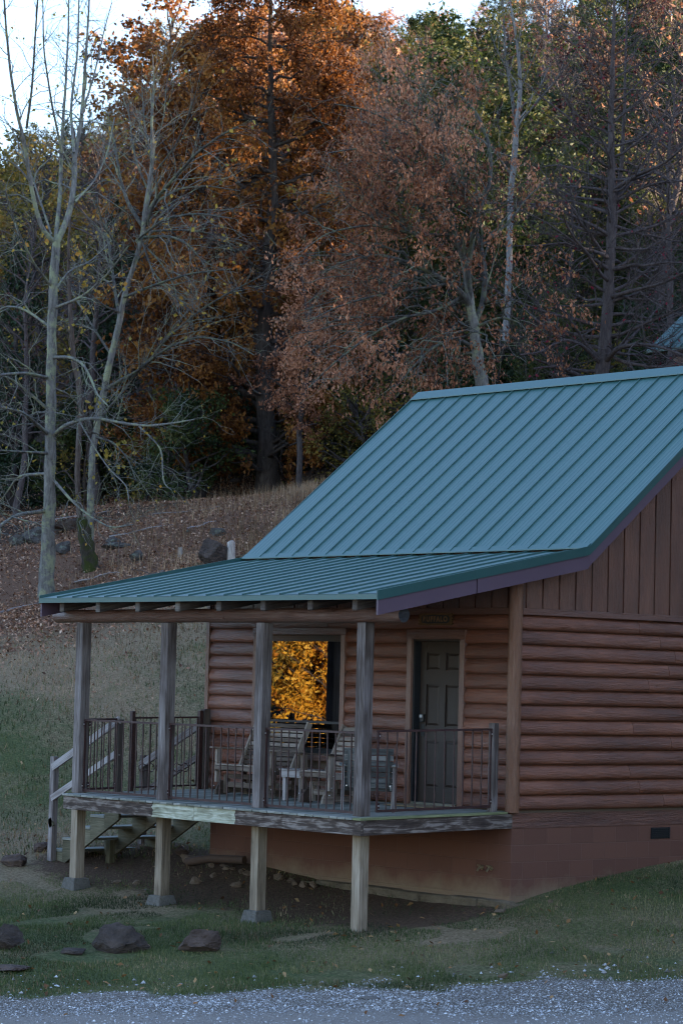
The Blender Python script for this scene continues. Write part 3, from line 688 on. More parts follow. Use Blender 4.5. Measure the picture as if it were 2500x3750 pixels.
def text_part(body, size, loc, mat, parent, rot=(R(90), 0, 0), sx=1, sp=1.1):
    c = bpy.data.curves.new('lettering', 'FONT'); c.body = body; c.size = size; c.extrude = .0025; c.offset = .0035; c.align_x = 'CENTER'; c.align_y = 'CENTER'; c.space_character = sp
    o = bpy.data.objects.new('lettering_tmp', c); COL.objects.link(o); bpy.context.view_layer.update()
    me = bpy.data.meshes.new_from_object(o.evaluated_get(bpy.context.evaluated_depsgraph_get())); bpy.data.objects.remove(o)
    ob = bpy.data.objects.new('lettering', me); COL.objects.link(ob); me.materials.clear(); me.materials.append(mat); ob.parent = parent; ob.location = np.array(loc)-worldoff(parent); ob.rotation_euler = rot; ob.scale = (sx, 1, 1); return ob
text_part('BUFFALO', .088, (-1.335, -.083, 2.312), simple('carved_letters', (.16, .085, .035), .8), sg, sx=1.0, sp=1.28)
# ------------------------------------------------------------------ porch furniture (local frame: x across, seat faces -y)
def lpart(name, mb, mat, parent, bevel=.003, label=None): return part(name, mb, mat, parent, label, bevel)
def glider(loc, W, label, rotz=0, name='glider_chair', cat='glider'):
    t = thing(name, label, cat, loc, None, rotz, True); h = W/2
    yf = -.42; m = MB()
    ys = [yf+.02, yf+.085, yf+.15, yf+.215, yf+.28, yf+.345, yf+.41]
    for i, y in enumerate(ys):
        z = .405-.012*i+.006*max(0, i-4); m.box(-h+.03, h-.03, y, y+.055, z-.02, z)
    m.box(-h+.03, h-.03, yf-.004, yf+.018, .325, .378)
    lpart('seat', m, M_FURN, t)
    m = MB(); n = 9
    for i in range(n):
        z = .40+i*.062; y = .03+(z-.40)*.42; tl = .40
        c = (0, y, z+.027); 
        a = math.atan(.42); P = [(sx*(h-.06-(.02 if i == n-1 else 0)), y+dy*math.cos(a)+dz_*math.sin(a), z+dz_*math.cos(a)-dy*math.sin(a)) for sx in (-1, 1) for dy in (-.010, .010) for dz_ in (0, .052)]
        m.hexa(P, 0)
    lpart('backrest', m, M_FURN, t)
    m = MB()
    for sx in (-1, 1): m.beam((sx*(h-.055), -.02, .30), (sx*(h-.055), .285, .965), .03, .085, up=(0, 1, 0)); 
    lpart('back_frame', m, M_FURN, t)
    for sx in (-1, 1):
        m = MB(); m.beam((sx*(h-.005), yf-.03, .612), (sx*(h-.005), .14, .592), .095, .022); lpart('arm', m, M_FURN, t)
        m = MB(); m.box(sx*(h-.02)-.022, sx*(h-.02)+.022, yf+.03, yf+.115, .16, .60, axis=2); m.box(sx*(h-.02)-.022, sx*(h-.02)+.022, .06, .13, .16, .59, axis=2); m.box(sx*(h-.022)-.018, sx*(h-.022)+.018, yf+.02, .12, .30, .385, axis=1); lpart('side_frame', m, M_FURN, t)
        # glider base foot: quarter-round runner
        m = MB(); pts = []
        xx = sx*(h-.085)-.02
        for q in range(9):
            a = math.pi/2*q/8; pts.append((xx, yf+.13-.15*math.sin(a)*1.0, .0+.19*math.cos(a)))
        pts = [(xx, yf+.16, .19)]+pts+[(xx, yf+.16, 0)]
        m.poly(pts, (.04, 0, 0)); m.box(xx, xx+.04, yf+.161, .05, .02, .10, axis=1); m.box(xx, xx+.04, .051, .20, .0, .16, axis=1); lpart('base_runner', m, M_FURN, t)
        m = MB(); m.box(sx*(h-.13)-.025, sx*(h-.13)+.025, yf+.10, yf+.17, .02, .26, axis=2); lpart('leg', m, M_FURN, t); m = MB(); m.box(sx*(h-.13)-.025, sx*(h-.13)+.025, .08, .14, .02, .26, axis=2); lpart('leg', m, M_FURN, t)
        m = MB(); 
        for yy, zz in ((yf+.06, .20), (yf+.03, .11), (yf+.09, .345)): m.tube([(sx*(h+.001), yy, zz), (sx*(h+.012), yy, zz)], .008, 7)
        m.v = [(x if sx > 0 else x, y, z) for x, y, z in m.v]; lpart('bolt', m, M_BOLT, t, 0)
    m = MB(); m.box(-h+.12, h-.12, yf+.12, yf+.145, .10, .17); m.box(-h+.12, h-.12, yf+.12, yf+.145, .215, .275); m.box(-h+.12, h-.12, .10, .125, .10, .17); lpart('stretcher', m, M_FURN, t)
    return t
glider((-4.10, -.47, dz(-.5)), 1.17, 'double wooden glider bench with slatted back under the window, left of the small table', name='glider_bench', cat='bench')
glider((-2.43, -.66, dz(-.7)), .57, 'single wooden glider chair with slatted back, right of the small table')
t = thing('side_table', 'small square weathered side table between the two gliders', 'table', (-2.95, -.82, dz(-.8)), None, 0, True)
m = MB()
for i in range(5): m.box(-.22, .22, -.2+i*.081, -.2+i*.081+.074, .385, .405, axis=0)
lpart('table_top', m, M_GREY, t)
m = MB(); m.box(-.19, .19, -.185, -.165, .30, .384); m.box(-.19, .19, .165, .185, .30, .384); m.box(-.19, -.17, -.164, .164, .30, .384); m.box(.17, .19, -.164, .164, .30, .384); lpart('apron', m, M_GREY, t)
for sx in (-1, 1):
    for sy in (-1, 1):
        m = MB(); m.box(sx*.155-.03, sx*.155+.03, sy*.145-.018, sy*.145+.018, 0, .299, axis=2); lpart('leg', m, M_GREY, t)
# armchair seen from behind, facing along the porch
t = thing('porch_armchair', 'dark weathered slatted armchair seen from behind beside the front right post', 'armchair', (-.885, -1.535, dz(-1.6)), None, R(-130.9), True); t.scale = (.78, 1, 1)
# local: faces -y ; back at +y
m = MB()
for i in range(6): m.box(-.28, .28, -.30+i*.075, -.30+i*.075+.066, .33-.008*i, .35-.008*i, axis=0)
lpart('seat', m, M_FURN2, t)
m = MB()
for i in range(7):
    z = .285+i*.066; y = .17+(z-.3)*.12; m.box(-.375, .375, y, y+.018, z, z+.057 if i < 6 else z+.075, axis=0)
lpart('backrest', m, M_FURN2, t)
for sx in (-1, 1):
    m = MB(); m.beam((sx*.30, .19, .30), (sx*.30, .25, .735), .045, .02, up=(0, 1, 0)); lpart('back_stile', m, M_FURN2, t)
    m = MB(); m.box(sx*.40-.045, sx*.40+.045, -.34, .26, .545, .567, axis=1); lpart('arm', m, M_FURN2, t)
    for y, zz in ((-.29, .544), (.17, .544)):
        m = MB(); m.box(sx*.385-.02, sx*.385+.02, y, y+.07, .0, zz, axis=2); lpart('leg', m, M_GREY, t)
    m = MB(); m.box(sx*.345-.018, sx*.345+.018, -.30, .22, .26, .33, axis=1); lpart('side_rail', m, M_FURN2, t)
    m = MB(); m.tube([(sx*.33, .20, .315), (sx*.33, .225, .315)], .011, 7); lpart('bolt', m, M_BOLT, t, 0)
m = MB(); m.box(-.364, .364, .14, .165, .25, .30); m.box(-.364, .364, -.30, -.28, .25, .32); lpart('stretcher', m, M_FURN2, t)
mt = MB(); mt.box(-1.72, -.98, -.52, -.10, dz(-.3)+.002, dz(-.3)+.016); solo('door_mat', mt, simple('coir_mat', (.16, .115, .065), .98, 0, 160, .5), 'tan coir door mat on the deck in front of the door', 'mat')

# ------------------------------------------------------------------ ground
def ground_material():
    t = NT('ground_surface'); p = t.coord('Object')
    gr, hi, di, dr, wd = (t.attr(k) for k in ('gravel', 'litter', 'dirt', 'dry', 'woods'))
    nb = t.noise(p, 1.1, 5, .6); nm = t.noise(p, 6, 5, .65); nf = t.noise(p, 28, 5, .7); nff = t.noise(p, 90, 3, .7)
    grass = t.ramp(nf, [(.3, (.030, .040, .016)), (.5, (.068, .086, .034)), (.7, (.13, .145, .068))])
    straw = t.ramp(nf, [(.3, (.10, .068, .042)), (.5, (.21, .150, .095)), (.7, (.36, .27, .185))])
    c = t.mix(t.math('MULTIPLY', t.g(t.math('ADD', t.math('ADD', t.math('MULTIPLY', nm, .35), t.math('MULTIPLY', nb, .35)), t.math('MULTIPLY', dr, .3)), .36, .60), .85), grass, straw)
    soil = t.ramp(nf, [(.3, (.045, .029, .020)), (.55, (.095, .060, .040)), (.75, (.18, .125, .085))])
    c = t.mix(t.g(t.math('ADD', di, t.math('MULTIPLY', t.math('SUBTRACT', nm, .5), .9)), .35, .6), c, soil)
    lit = t.ramp(nff, [(.3, (.04, .020, .012)), (.5, (.12, .064, .040)), (.7, (.25, .155, .105))])
    c = t.mix(t.g(t.math('ADD', hi, t.math('MULTIPLY', t.math('SUBTRACT', nm, .5), 1.2)), .3, .75), c, lit)
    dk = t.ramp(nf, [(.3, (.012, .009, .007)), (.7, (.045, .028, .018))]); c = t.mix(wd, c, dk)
    v = t.new('ShaderNodeTexVoronoi'); v.inputs['Scale'].default_value = 42; t.L(p, v.inputs['Vector'])
    st = t.ramp(t.noise(v.outputs['Color'], 3, 1, .5), [(.3, (.15, .138, .125)), (.5, (.31, .295, .28)), (.75, (.58, .565, .55))])
    st = t.mix(t.g(v.outputs['Distance'], .25, .6), st, (.12, .10, .085)); fine = t.ramp(nff, [(.3, (.17, .148, .13)), (.7, (.33, .30, .275))])
    st = t.mix(t.math('MULTIPLY', t.attr('rut'), .8), st, fine)
    c = t.mix(t.g(t.math('ADD', gr, t.math('MULTIPLY', t.math('SUBTRACT', nf, .5), 1.0)), .4, .62), c, st)
    t.bump(t.math('ADD', nf, t.math('MULTIPLY', nff, .6)), .9, .03)
    return t.set(c, .95, spec=.1)
M_GROUND = ground_material()
ds = np.concatenate([np.arange(-120, 16, 8), np.arange(16, 40, .22), np.arange(40, 85, .6), np.arange(85, 220, 3.), np.arange(220, 900, 25)])
ss = np.concatenate([np.arange(-700, -60, 25), np.arange(-60, -14, 2.), np.arange(-14, 12, .25), np.arange(12, 60, 2.), np.arange(60, 700, 25)])
DD, SS = np.meshgrid(ds, ss, indexing='ij'); GX, GY = xy_of(SS, DD); GZ = H(GX, GY)
nd, ns = DD.shape; idx = np.arange(nd*ns).reshape(nd, ns)
Fq = np.stack([idx[:-1, :-1], idx[:-1, 1:], idx[1:, 1:], idx[1:, :-1]], -1).reshape(-1, 4)
me = nm_mesh('ground', np.stack([GX, GY, GZ], -1).reshape(-1, 3), Fq, M_GROUND, smooth=True)
for nm_, val in zip(('gravel', 'litter', 'dirt', 'dry', 'woods', 'rut'), zones(GX, GY)):
    a = me.attributes.new(nm_, 'FLOAT', 'POINT'); a.data.foreach_set('value', val.ravel().astype(np.float32))
go = bpy.data.objects.new('ground', me); COL.objects.link(go); go['kind'] = 'structure'

def wedge(n, d0, d1, pad=1.25, rng=RNG):
    d = np.sqrt(rng.uniform(d0*d0, d1*d1, n)); s = rng.uniform(-1, 1, n)*d*(1250/FPX)*pad; x, y = xy_of(s, d); return x, y
def inside_house(x, y): return (x > -5.85) & (x < .03) & (y > -.03) & (y < YB)
def scatter_quads(x, y, z, sx, sy, tilt, rng, lift=.005):
    """leaf-like quads lying or standing at random; returns V,F"""
    n = len(x); az = rng.uniform(0, 2*np.pi, n); tl = rng.normal(0, tilt, n); tl2 = rng.normal(0, tilt, n)
    a = np.stack([np.cos(az)*np.cos(tl), np.sin(az)*np.cos(tl), np.sin(tl)], -1); b = np.stack([-np.sin(az)*np.cos(tl2), np.cos(az)*np.cos(tl2), np.sin(tl2)], -1)
    c = np.stack([x, y, z+lift], -1); a = a*sx[:, None]; b = b*sy[:, None]
    V = np.stack([c-a, c-b*.9, c+a, c+b*.9], 1); V[:, 1, 2] += .2*sy; V[:, 3, 2] += .2*sy
    return V.reshape(-1, 3), np.arange(4*n).reshape(-1, 4)
# grass blades
def blades(n, d0, d1, hmin, hmax, wd, mat, label, keep, name='grass', lean=.35, pad=1.25):
    x, y = wedge(n, d0, d1, pad); k = keep(x, y) & ~inside_house(x, y); x, y = x[k], y[k]; n = len(x)
    z = H(x, y)-.004; h = RNG.uniform(hmin, hmax, n)*(.6+.8*vnoise(x, y, .8)); az = RNG.uniform(0, 2*np.pi, n); la = RNG.uniform(0, 2*np.pi, n); l = np.abs(RNG.normal(0, lean, n))*h
    c = np.stack([x, y, z], -1); a = np.stack([np.cos(az), np.sin(az), 0*az], -1)*wd*RNG.uniform(.6, 1.3, n)[:, None]; tip = c+np.stack([np.cos(la)*l, np.sin(la)*l, h], -1)
    V = np.stack([c-a, c+a, tip], 1).reshape(-1, 3); F = np.arange(3*n).reshape(-1, 3); var = np.repeat(np.clip(RNG.normal(.42, .17, n)+(vnoise(x, y, .55)-.5)*.5+(vnoise(x+4, y+8, 1.7)-.5)*.9, 0, 1), 3)
    o = npobj(name, V, F, mat, var); return tagit(o, label, 'grass', kind='stuff')
M_BLADE = leafmat('grass_blade', [(0.018, 0.028, 0.008), (0.039, 0.060, 0.016), (0.069, 0.095, 0.028), (0.119, 0.128, 0.051), (0.229, 0.194, 0.106)], .25)
M_STRAW = leafmat('straw_blade', [(0.080, 0.048, 0.026), (0.170, 0.108, 0.060), (0.290, 0.195, 0.120), (0.420, 0.300, 0.190)], .2)
def kp(fn): return fn
def near_keep(x, y):
    g, l, dt, dr, wd, rt = zones(x, y); return (RNG.random(len(x)) > g*1.25) & (RNG.random(len(x)) > dt*.93) & (vnoise(x+3, y, .5)*.6+vnoise(x, y, 1.9)*.4 > .30)
blades(210000, 24, 36, .02, .055, .0045, M_BLADE, 'short green lawn grass around the porch', near_keep)
blades(32000, 24, 36, .02, .055, .004, M_STRAW, 'dry straw-coloured grass in patches round the porch', lambda x, y: near_keep(x, y) & (vnoise(x+20, y-6, 1.4)*.6+vnoise(x, y+9, .5)*.4 > .52))
blades(110000, 36, 58, .035, .09, .007, M_BLADE, 'mixed green grass on the rising lawn', lambda x, y: (RNG.random(len(x)) > zones(x, y)[1]*.95) & (RNG.random(len(x)) > zones(x, y)[3]*.8))
blades(70000, 36, 60, .04, .12, .007, M_STRAW, 'dry straw-coloured grass on the lawn', lambda x, y: (RNG.random(len(x)) > zones(x, y)[1]*.8) & (RNG.random(len(x)) < zones(x, y)[3]*.75))
blades(60000, 56, 80, .10, .42, .010, M_STRAW, 'tall dry grass on the upper slope below the woods', lambda x, y: RNG.random(len(x)) < np.clip((sdc(x, y)[0]/sdc(x, y)[1]*FPX+1250-150)/900, .04, 1)*(1-zones(x, y)[4]*.8)*(vnoise(x, y, 2.5)*1.3), lean=.25)
# fallen leaves
M_LITTER = leafmat('fallen_leaf', [(0.057, 0.025, 0.015), (0.138, 0.063, 0.037), (0.241, 0.127, 0.078), (0.380, 0.230, 0.149), (0.529, 0.380, 0.276)], .1, .8)
x, y = wedge(130000, 44, 84, 1.2); k = RNG.random(len(x)) < np.clip(zones(x, y)[1]+.08, 0, 1)*(.25+1.3*np.clip(vnoise(x, y, .8)*.5+vnoise(x-3, y, 2.6)*.6-.15, 0, 1)); x, y = x[k], y[k]; n = len(x)
V, F = scatter_quads(x, y, H(x, y)+RNG.uniform(0, .05, n), RNG.uniform(.02, .055, n), RNG.uniform(.015, .04, n), .5, RNG, .012)
tagit(npobj('fallen_leaves', V, F, M_LITTER, np.repeat(np.clip(RNG.normal(.45, .25, n), 0, 1), 4)), 'brown and pinkish fallen leaves covering the slope under the trees', 'leaf litter', kind='stuff')
x, y = wedge(900, 25, 42, 1.2); k = ~inside_house(x, y) & (RNG.random(len(x)) > zones(x, y)[0]*.7); x, y = x[k], y[k]; n = len(x)
V, F = scatter_quads(x, y, H(x, y), RNG.uniform(.02, .05, n), RNG.uniform(.015, .035, n), .5, RNG, .02)
tagit(npobj('scattered_leaves', V, F, leafmat('dry_leaf', [(.05, .022, .012), (.14, .06, .02), (.26, .13, .05), (.36, .24, .12)], .15), np.repeat(RNG.random(n), 4)), 'a few dry orange-brown leaves scattered on the lawn', 'leaves', kind='stuff')
# gravel stones
def stones(n, d0, d1, smin, smax, keep, mat, label, name='gravel', pad=1.2):
    x, y = wedge(n, d0, d1, pad); k = keep(x, y) & ~inside_house(x, y); x, y = x[k], y[k]; n = len(x)
    s = smin+(smax-smin)*RNG.random(n)**3
    base = np.array([(1, 0, 0), (-1, 0, 0), (0, 1, 0), (0, -1, 0), (0, 0, .7), (0, 0, -.7), (.7, .7, .3), (-.7, -.7, .25)], float)[:6]
    V = base[None]*RNG.uniform(.6, 1.3, (n, 6, 1))+RNG.normal(0, .12, (n, 6, 3)); az = RNG.uniform(0, 6.28, n); ca, sa = np.cos(az)[:, None], np.sin(az)[:, None]
    V = np.stack([V[..., 0]*ca-V[..., 1]*sa, V[..., 0]*sa+V[..., 1]*ca, V[..., 2]], -1)*s[:, None, None]; V += np.stack([x, y, H(x, y)+s*.25], -1)[:, None]
    f = np.array([(0, 2, 4), (2, 1, 4), (1, 3, 4), (3, 0, 4), (2, 0, 5), (1, 2, 5), (3, 1, 5), (0, 3, 5)]); F = (f[None]+np.arange(n)[:, None, None]*6).reshape(-1, 3)
    return tagit(npobj(name, V.reshape(-1, 3), F, mat, np.repeat(np.clip(RNG.normal(.5, .25, n), 0, 1), 6)), label, 'gravel', kind='stuff')
M_STONE = NT('pale_gravel'); M_STONE = M_STONE.set(M_STONE.ramp(M_STONE.attr('var'), [(0, (0.102, 0.093, 0.086)), (.4, (0.258, 0.258, 0.264)), (.75, (0.428, 0.435, 0.467)), (1, (0.621, 0.628, 0.652))]), .85, spec=.3)
stones(70000, 22.5, 30, .005, .017, lambda x, y: RNG.random(len(x)) < zones(x, y)[0]*(.5+.6*(vnoise(x, y, .9) > .42))*(1-.75*zones(x, y)[5]), M_STONE, 'white and grey limestone gravel of the drive')
stones(1500, 25, 32, .012, .034, lambda x, y: RNG.random(len(x)) < np.clip(1-np.abs(x-edge_x(y)+.5)/1.1, 0, 1), M_STONE, 'loose pale stones spilled from the drive onto the grass', 'spilled_stones')
# ------------------------------------------------------------------ rocks
def rock_mesh(sx, sy, sz, seed, flat=0, n=3, rough=.22, cut=True):
    rg = np.random.default_rng(seed); import bmesh
    bm = bmesh.new(); bmesh.ops.create_icosphere(bm, subdivisions=n+1, radius=1); V = np.array([v.co for v in bm.verts]); F = np.array([[v.index for v in f.verts] for f in bm.faces]); bm.free()
    for _ in range(20 if cut else 3):                                 # chop with random planes for flat broken faces
        nrm = rg.normal(size=3); nrm /= np.linalg.norm(nrm); d = rg.uniform(.38, .80); q = V@nrm; V = V-np.outer(np.maximum(q-d, 0), nrm)*.95
    V = V*(1+rough*1.1*(vnoise(V[:, 0]*4+seed, V[:, 1]*4+V[:, 2]*3, 1.1)-.5)[:, None]+rough*.5*(vnoise(V[:, 0]*14+seed, V[:, 1]*12+V[:, 2]*16, 1.2)-.5)[:, None])
    V = V+rg.normal(0, rough*.05, V.shape)
    return V*np.array([sx, sy, sz]), F
M_ROCKD = rockmat('dark_fieldstone', (0.046, 0.038, 0.036), (0.146, 0.115, 0.102), (0.344, 0.322, 0.254), .15)
M_ROCKB = rockmat('brown_fieldstone', (.07, .048, .042), (.19, .14, .12), (.30, .28, .26), .12)
M_ROCKL = rockmat('lichened_rock', (.06, .055, .055), (.14, .13, .125), (.20, .24, .19), .42)
M_ROCKT = rockmat('tan_fieldstone', (.15, .10, .07), (.33, .25, .19))
def rock(x, y, sx, sy, sz, mat, label, seed, rot=0, sink=.25, name='rock', group=None, n=3, tilt=0, cut=True):
    V, F = rock_mesh(sx, sy, sz, seed, n=n, cut=cut); c, s_ = math.cos(rot), math.sin(rot)
    if tilt: V = V@np.array(Matrix.Rotation(tilt, 3, 'Y')).T
    V = V@np.array([[c, s_, 0], [-s_, c, 0], [0, 0, 1]]); z = h1(x, y)+sz*(1-2*sink)
    o = npobj(name, V, F, mat, None, None, (x, y, z)); return tagit(o, label, 'rock', group)
def atpx(u, v, z):
    r = _F*FPX+_R*(u-1250)-_U*(v-1875); q = (z-CAM[2])/r[2]; return CAM[0]+r[0]*q, CAM[1]+r[1]*q
def ground_at(u, v):
    r = _F*FPX+_R*(u-1250)-_U*(v-1875); r = r/FPX; lo = 22.
    for d in np.arange(22, 130, .25):
        p = CAM+r*d
        if p[2] < h1(p[0], p[1]):
            for dd in np.arange(d-.25, d, .02):
                p = CAM+r*dd
                if p[2] < h1(p[0], p[1]): break
            return p[0], p[1], dd
    p = CAM+r*60; return p[0], p[1], 60
VA = math.atan2(RH[1], RH[0])
FR = [  # u, v(base), half-width px, height px, material, label
 (20, 3480, 75, 78, M_ROCKD, 'dark rounded rock at the left edge of the lawn near the drive', 21),
 (432, 3492, 100, 96, M_ROCKD, 'large dark flat-topped rock with white spots on the lawn near the drive', 22),
 (752, 3490, 92, 84, M_ROCKB, 'brown wedge-shaped rock leaning on the lawn below the porch posts', 23),
 (265, 3495, 66, 26, M_ROCKD, 'low dark flat rock just left of the large dark rock', 24),
 (542, 3478, 15, 18, M_ROCKT, 'small tan stone touching the right of the large dark rock', 25),
 (40, 3555, 110, 14, M_ROCKB, 'flat paving stone sunk in the grass at the left by the drive', 26),
 (50, 3175, 75, 40, M_ROCKB, 'flat stepping stone at the left edge below the stairs', 27),
 (152, 3120, 52, 42, M_ROCKB, 'reddish flat stone beside the foot of the stairs', 28),
 (692, 3158, 42, 30, M_ROCKT, 'squared tan stone block lying near the foundation', 29),
 (665, 3135, 34, 34, M_ROCKB, 'brown tilted stone behind the squared tan block', 30),
 (712, 3240, 28, 30, M_ROCKT, 'tan angular stone on the bare soil near the second post', 31),
 (868, 3252, 24, 22, M_ROCKT, 'small tan stone left of the third support post', 32),
 (428, 3237, 20, 12, M_ROCKT, 'small pale stone on the soil between the first two posts', 33),
 (500, 3240, 18, 14, M_ROCKT, 'tan stone on the soil nearer the second post', 34),
 (535, 3263, 11, 9, M_STONE, 'tiny white stone in front of the soil', 35),
 (780, 3215, 16, 16, M_ROCKT, 'small brown stone below the foundation corner', 36),
 (1830, 3345, 28, 16, M_ROCKT, 'tan stone in the grass near the front corner of the foundation', 37),
 (2015, 3310, 16, 16, M_ROCKT, 'tan stone at the end of the footing by the side wall', 38),
 (1838, 3585, 26, 20, M_ROCKT, 'pinkish tan stone at the edge of the drive', 39),
 (2020, 3495, 13, 8, M_STONE, 'flat white stone on the lawn right of centre', 40),
 (2302, 3485, 13, 9, M_STONE, 'white stone on the lawn at the right', 41),
 (1352, 3660, 40, 14, M_STONE, 'largest flat white stone in the drive', 42),
 (770, 2075, 62, 98, M_ROCKD, 'big grey boulder on the slope behind the porch roof, beside the sawn stake', 43),
 (500, 2055, 40, 40, M_ROCKL, 'slanted grey rock in the leaves left of the big boulder', 44),
 (415, 2013, 58, 24, M_ROCKL, 'long low rock with pale lichen, lower of two stacked slabs', 45),
 (418, 1992, 32, 22, M_ROCKL, 'lichen-covered slab, upper of two stacked slabs', 46),
 (235, 2030, 42, 52, M_ROCKL, 'pale green lichened rock right of the thick grey trunk', 47),
 (130, 1990, 70, 60, M_ROCKL, 'grey rock outcrop left of the thick grey trunk', 48),
 (250, 1950, 90, 52, M_ROCKD, 'grey outcrop behind the mossy leaning stump', 49),
 (60, 2000, 40, 44, M_ROCKL, 'lichened rock near the left edge below the woods', 50),
 (800, 1963, 36, 28, M_ROCKL, 'pale green lichened rock high on the slope', 51),
 (690, 1952, 18, 12, M_ROCKL, 'small lichened rock on the slope left of the pale green one', 52),
 (1190, 1775, 100, 92, M_ROCKD, 'flat-topped dark ledge of rock at the edge of the woods right of the oak trunk', 53),
 (640, 1830, 40, 22, M_ROCKD, 'low dark rock at the edge of the woods', 54),
 (870, 1772, 30, 26, M_ROCKD, 'dark rock just left of the oak trunk', 55)]
for u, v, hw, hp, mt_, lb, sd_ in FR:
    gx, gy, d = ground_at(u, v); sc = d/FPX; sx = hw*sc; sz = hp*sc/1.55
    gx -= FH[0]*-sx*.3; gy -= FH[1]*-sx*.3
    rock(gx, gy, sx*1.15, sx*.85, sz*1.3, mt_, lb, sd_, VA, .28, n=3 if hw > 20 else 2, tilt=-.35 if sd_ == 23 else 0)
for i, (u, v, L_) in enumerate([(520, 1950, 1.6), (360, 2120, 1.1), (680, 1880, 1.8), (90, 2230, 1.3), (560, 2110, .9), (260, 1900, 2.0), (740, 1930, 1.0)]):
    gx, gy, d = ground_at(u, v); a = RNG.uniform(0, 3.1); m = MB(); P_ = [(gx+math.cos(a)*L_*q+RNG.normal(0, .04), gy+math.sin(a)*L_*q+RNG.normal(0, .04)) for q in np.linspace(-.5, .5, 7)]
    m.tube([(p, q, h1(p, q)+.03+RNG.uniform(0, .04)) for p, q in P_], list(np.linspace(.028, .008, 7)), 6, jit=.1); j = P_[3]; m.tube([(j[0], j[1], h1(*j)+.03), (j[0]+.25*math.cos(a+.8), j[1]+.25*math.sin(a+.8), h1(*j)+.12), (j[0]+.5*math.cos(a+.9), j[1]+.5*math.sin(a+.9), h1(*j)+.14)], [.014, .009, .005], 5)
    solo('fallen_branch', m, M_GREY, ['grey fallen branch in the dry grass left of the low dark rock', 'grey stick in the leaves just below the mossy stump', 'long grey branch near the top of the slope left of the oak', 'grey stick left of the foot of the thick pale trunk', 'short grey stick left of the big boulder', 'long grey branch behind the mossy stump', 'short grey stick above the big boulder'][i], 'branch')
# rubble line against the foundation
for i in range(14):
    x = -5.3+i*.16+RNG.uniform(-.05, .05); rock(x, -.30-RNG.random()*.15, RNG.uniform(.05, .11), .07, RNG.uniform(.04, .07), M_ROCKT, 'tan rubble stone piled along the foot of the foundation', 70+i, RNG.uniform(0, 3), .2, group='rubble along the foundation', n=2)
m = MB(); gx, gy = -5.25, -.45; z = h1(gx, gy)+.10; m.tube([(gx-.35, gy-.12, z-.05), (gx, gy, z+.02), (gx+.55, gy+.15, z+.03)], [.06, .055, .055], 12, jit=.03); solo('drain_pipe', m, simple('rusty_pipe', (.06, .035, .025), .8), 'short dark rusty pipe lying on the rubble under the deck', 'pipe')
m = MB(); gx, gy, d = ground_at(847, 2058); z = h1(gx, gy); m.tube([(gx, gy, z-.1), (gx-.02, gy, z+.42), (gx-.03, gy, z+.44)], [.10, .085, .06], 10, jit=.08); solo('sawn_stake', m, barkmat('pale_dead_wood', (.16, .14, .13), (.40, .37, .34)), 'pale sawn tree stake standing right of the big boulder', 'stump')
m = MB(); gx, gy, d = ground_at(662, 2040); z = h1(gx, gy); m.tube([(gx, gy, z-.1), (gx-.03, gy, z+.22)], [.06, .05], 8, jit=.1); solo('small_stake', m, barkmat('pale_dead_wood_b', (.16, .14, .13), (.36, .33, .30)), 'short pale stub standing left of the big boulder', 'stump')
# ------------------------------------------------------------------ trees
def unit(v): return v/(np.linalg.norm(v)+1e-9)
def tubes_np(segs, nmin=3):
    V = []; F = []; o = 0
    for pts, rad in segs:
        k = len(pts); n = 9 if rad[0] > .12 else (6 if rad[0] > .045 else (4 if rad[0] > .015 else 3))
        d = np.gradient(pts, axis=0); d /= np.linalg.norm(d, axis=1, keepdims=True)+1e-9
        ref = np.array((0., 0, 1)) if abs(unit(pts[-1]-pts[0])[2]) < .8 else np.array((1., 0, 0))
        s = np.cross(d, ref); s /= np.linalg.norm(s, axis=1, keepdims=True)+1e-9; u = np.cross(s, d)
        a = np.arange(n)*2*np.pi/n
        jr = rad[:, None]*(1+.12*np.sin(a[None]*3+np.arange(k)[:, None]*1.3)) if n > 5 else rad[:, None]*np.ones((1, n))
        vv = pts[:, None]+(s[:, None]*np.cos(a)[None, :, None]+u[:, None]*np.sin(a)[None, :, None])*jr[..., None]
        V.append(vv.reshape(-1, 3)); i = np.arange(k-1)[:, None]*n; j = np.arange(n)[None]; q = (j+1) % n
        F.append(np.stack([i+j, i+q, i+n+q, i+n+j], -1).reshape(-1, 4)+o); o += k*n
    return np.concatenate(V), np.concatenate(F)
def resample(pts, m):
    pts = np.asarray(pts, float); L = np.r_[0, np.cumsum(np.linalg.norm(np.diff(pts, axis=0), axis=1))]
    # smooth by Catmull-like cubic through chord lengths
    t = np.linspace(0, L[-1], m); out = np.stack([np.interp(t, L, pts[:, i]) for i in range(pts.shape[1])], -1)
    for _ in range(2): out[1:-1] = .25*out[:-2]+.5*out[1:-1]+.25*out[2:]
    return out
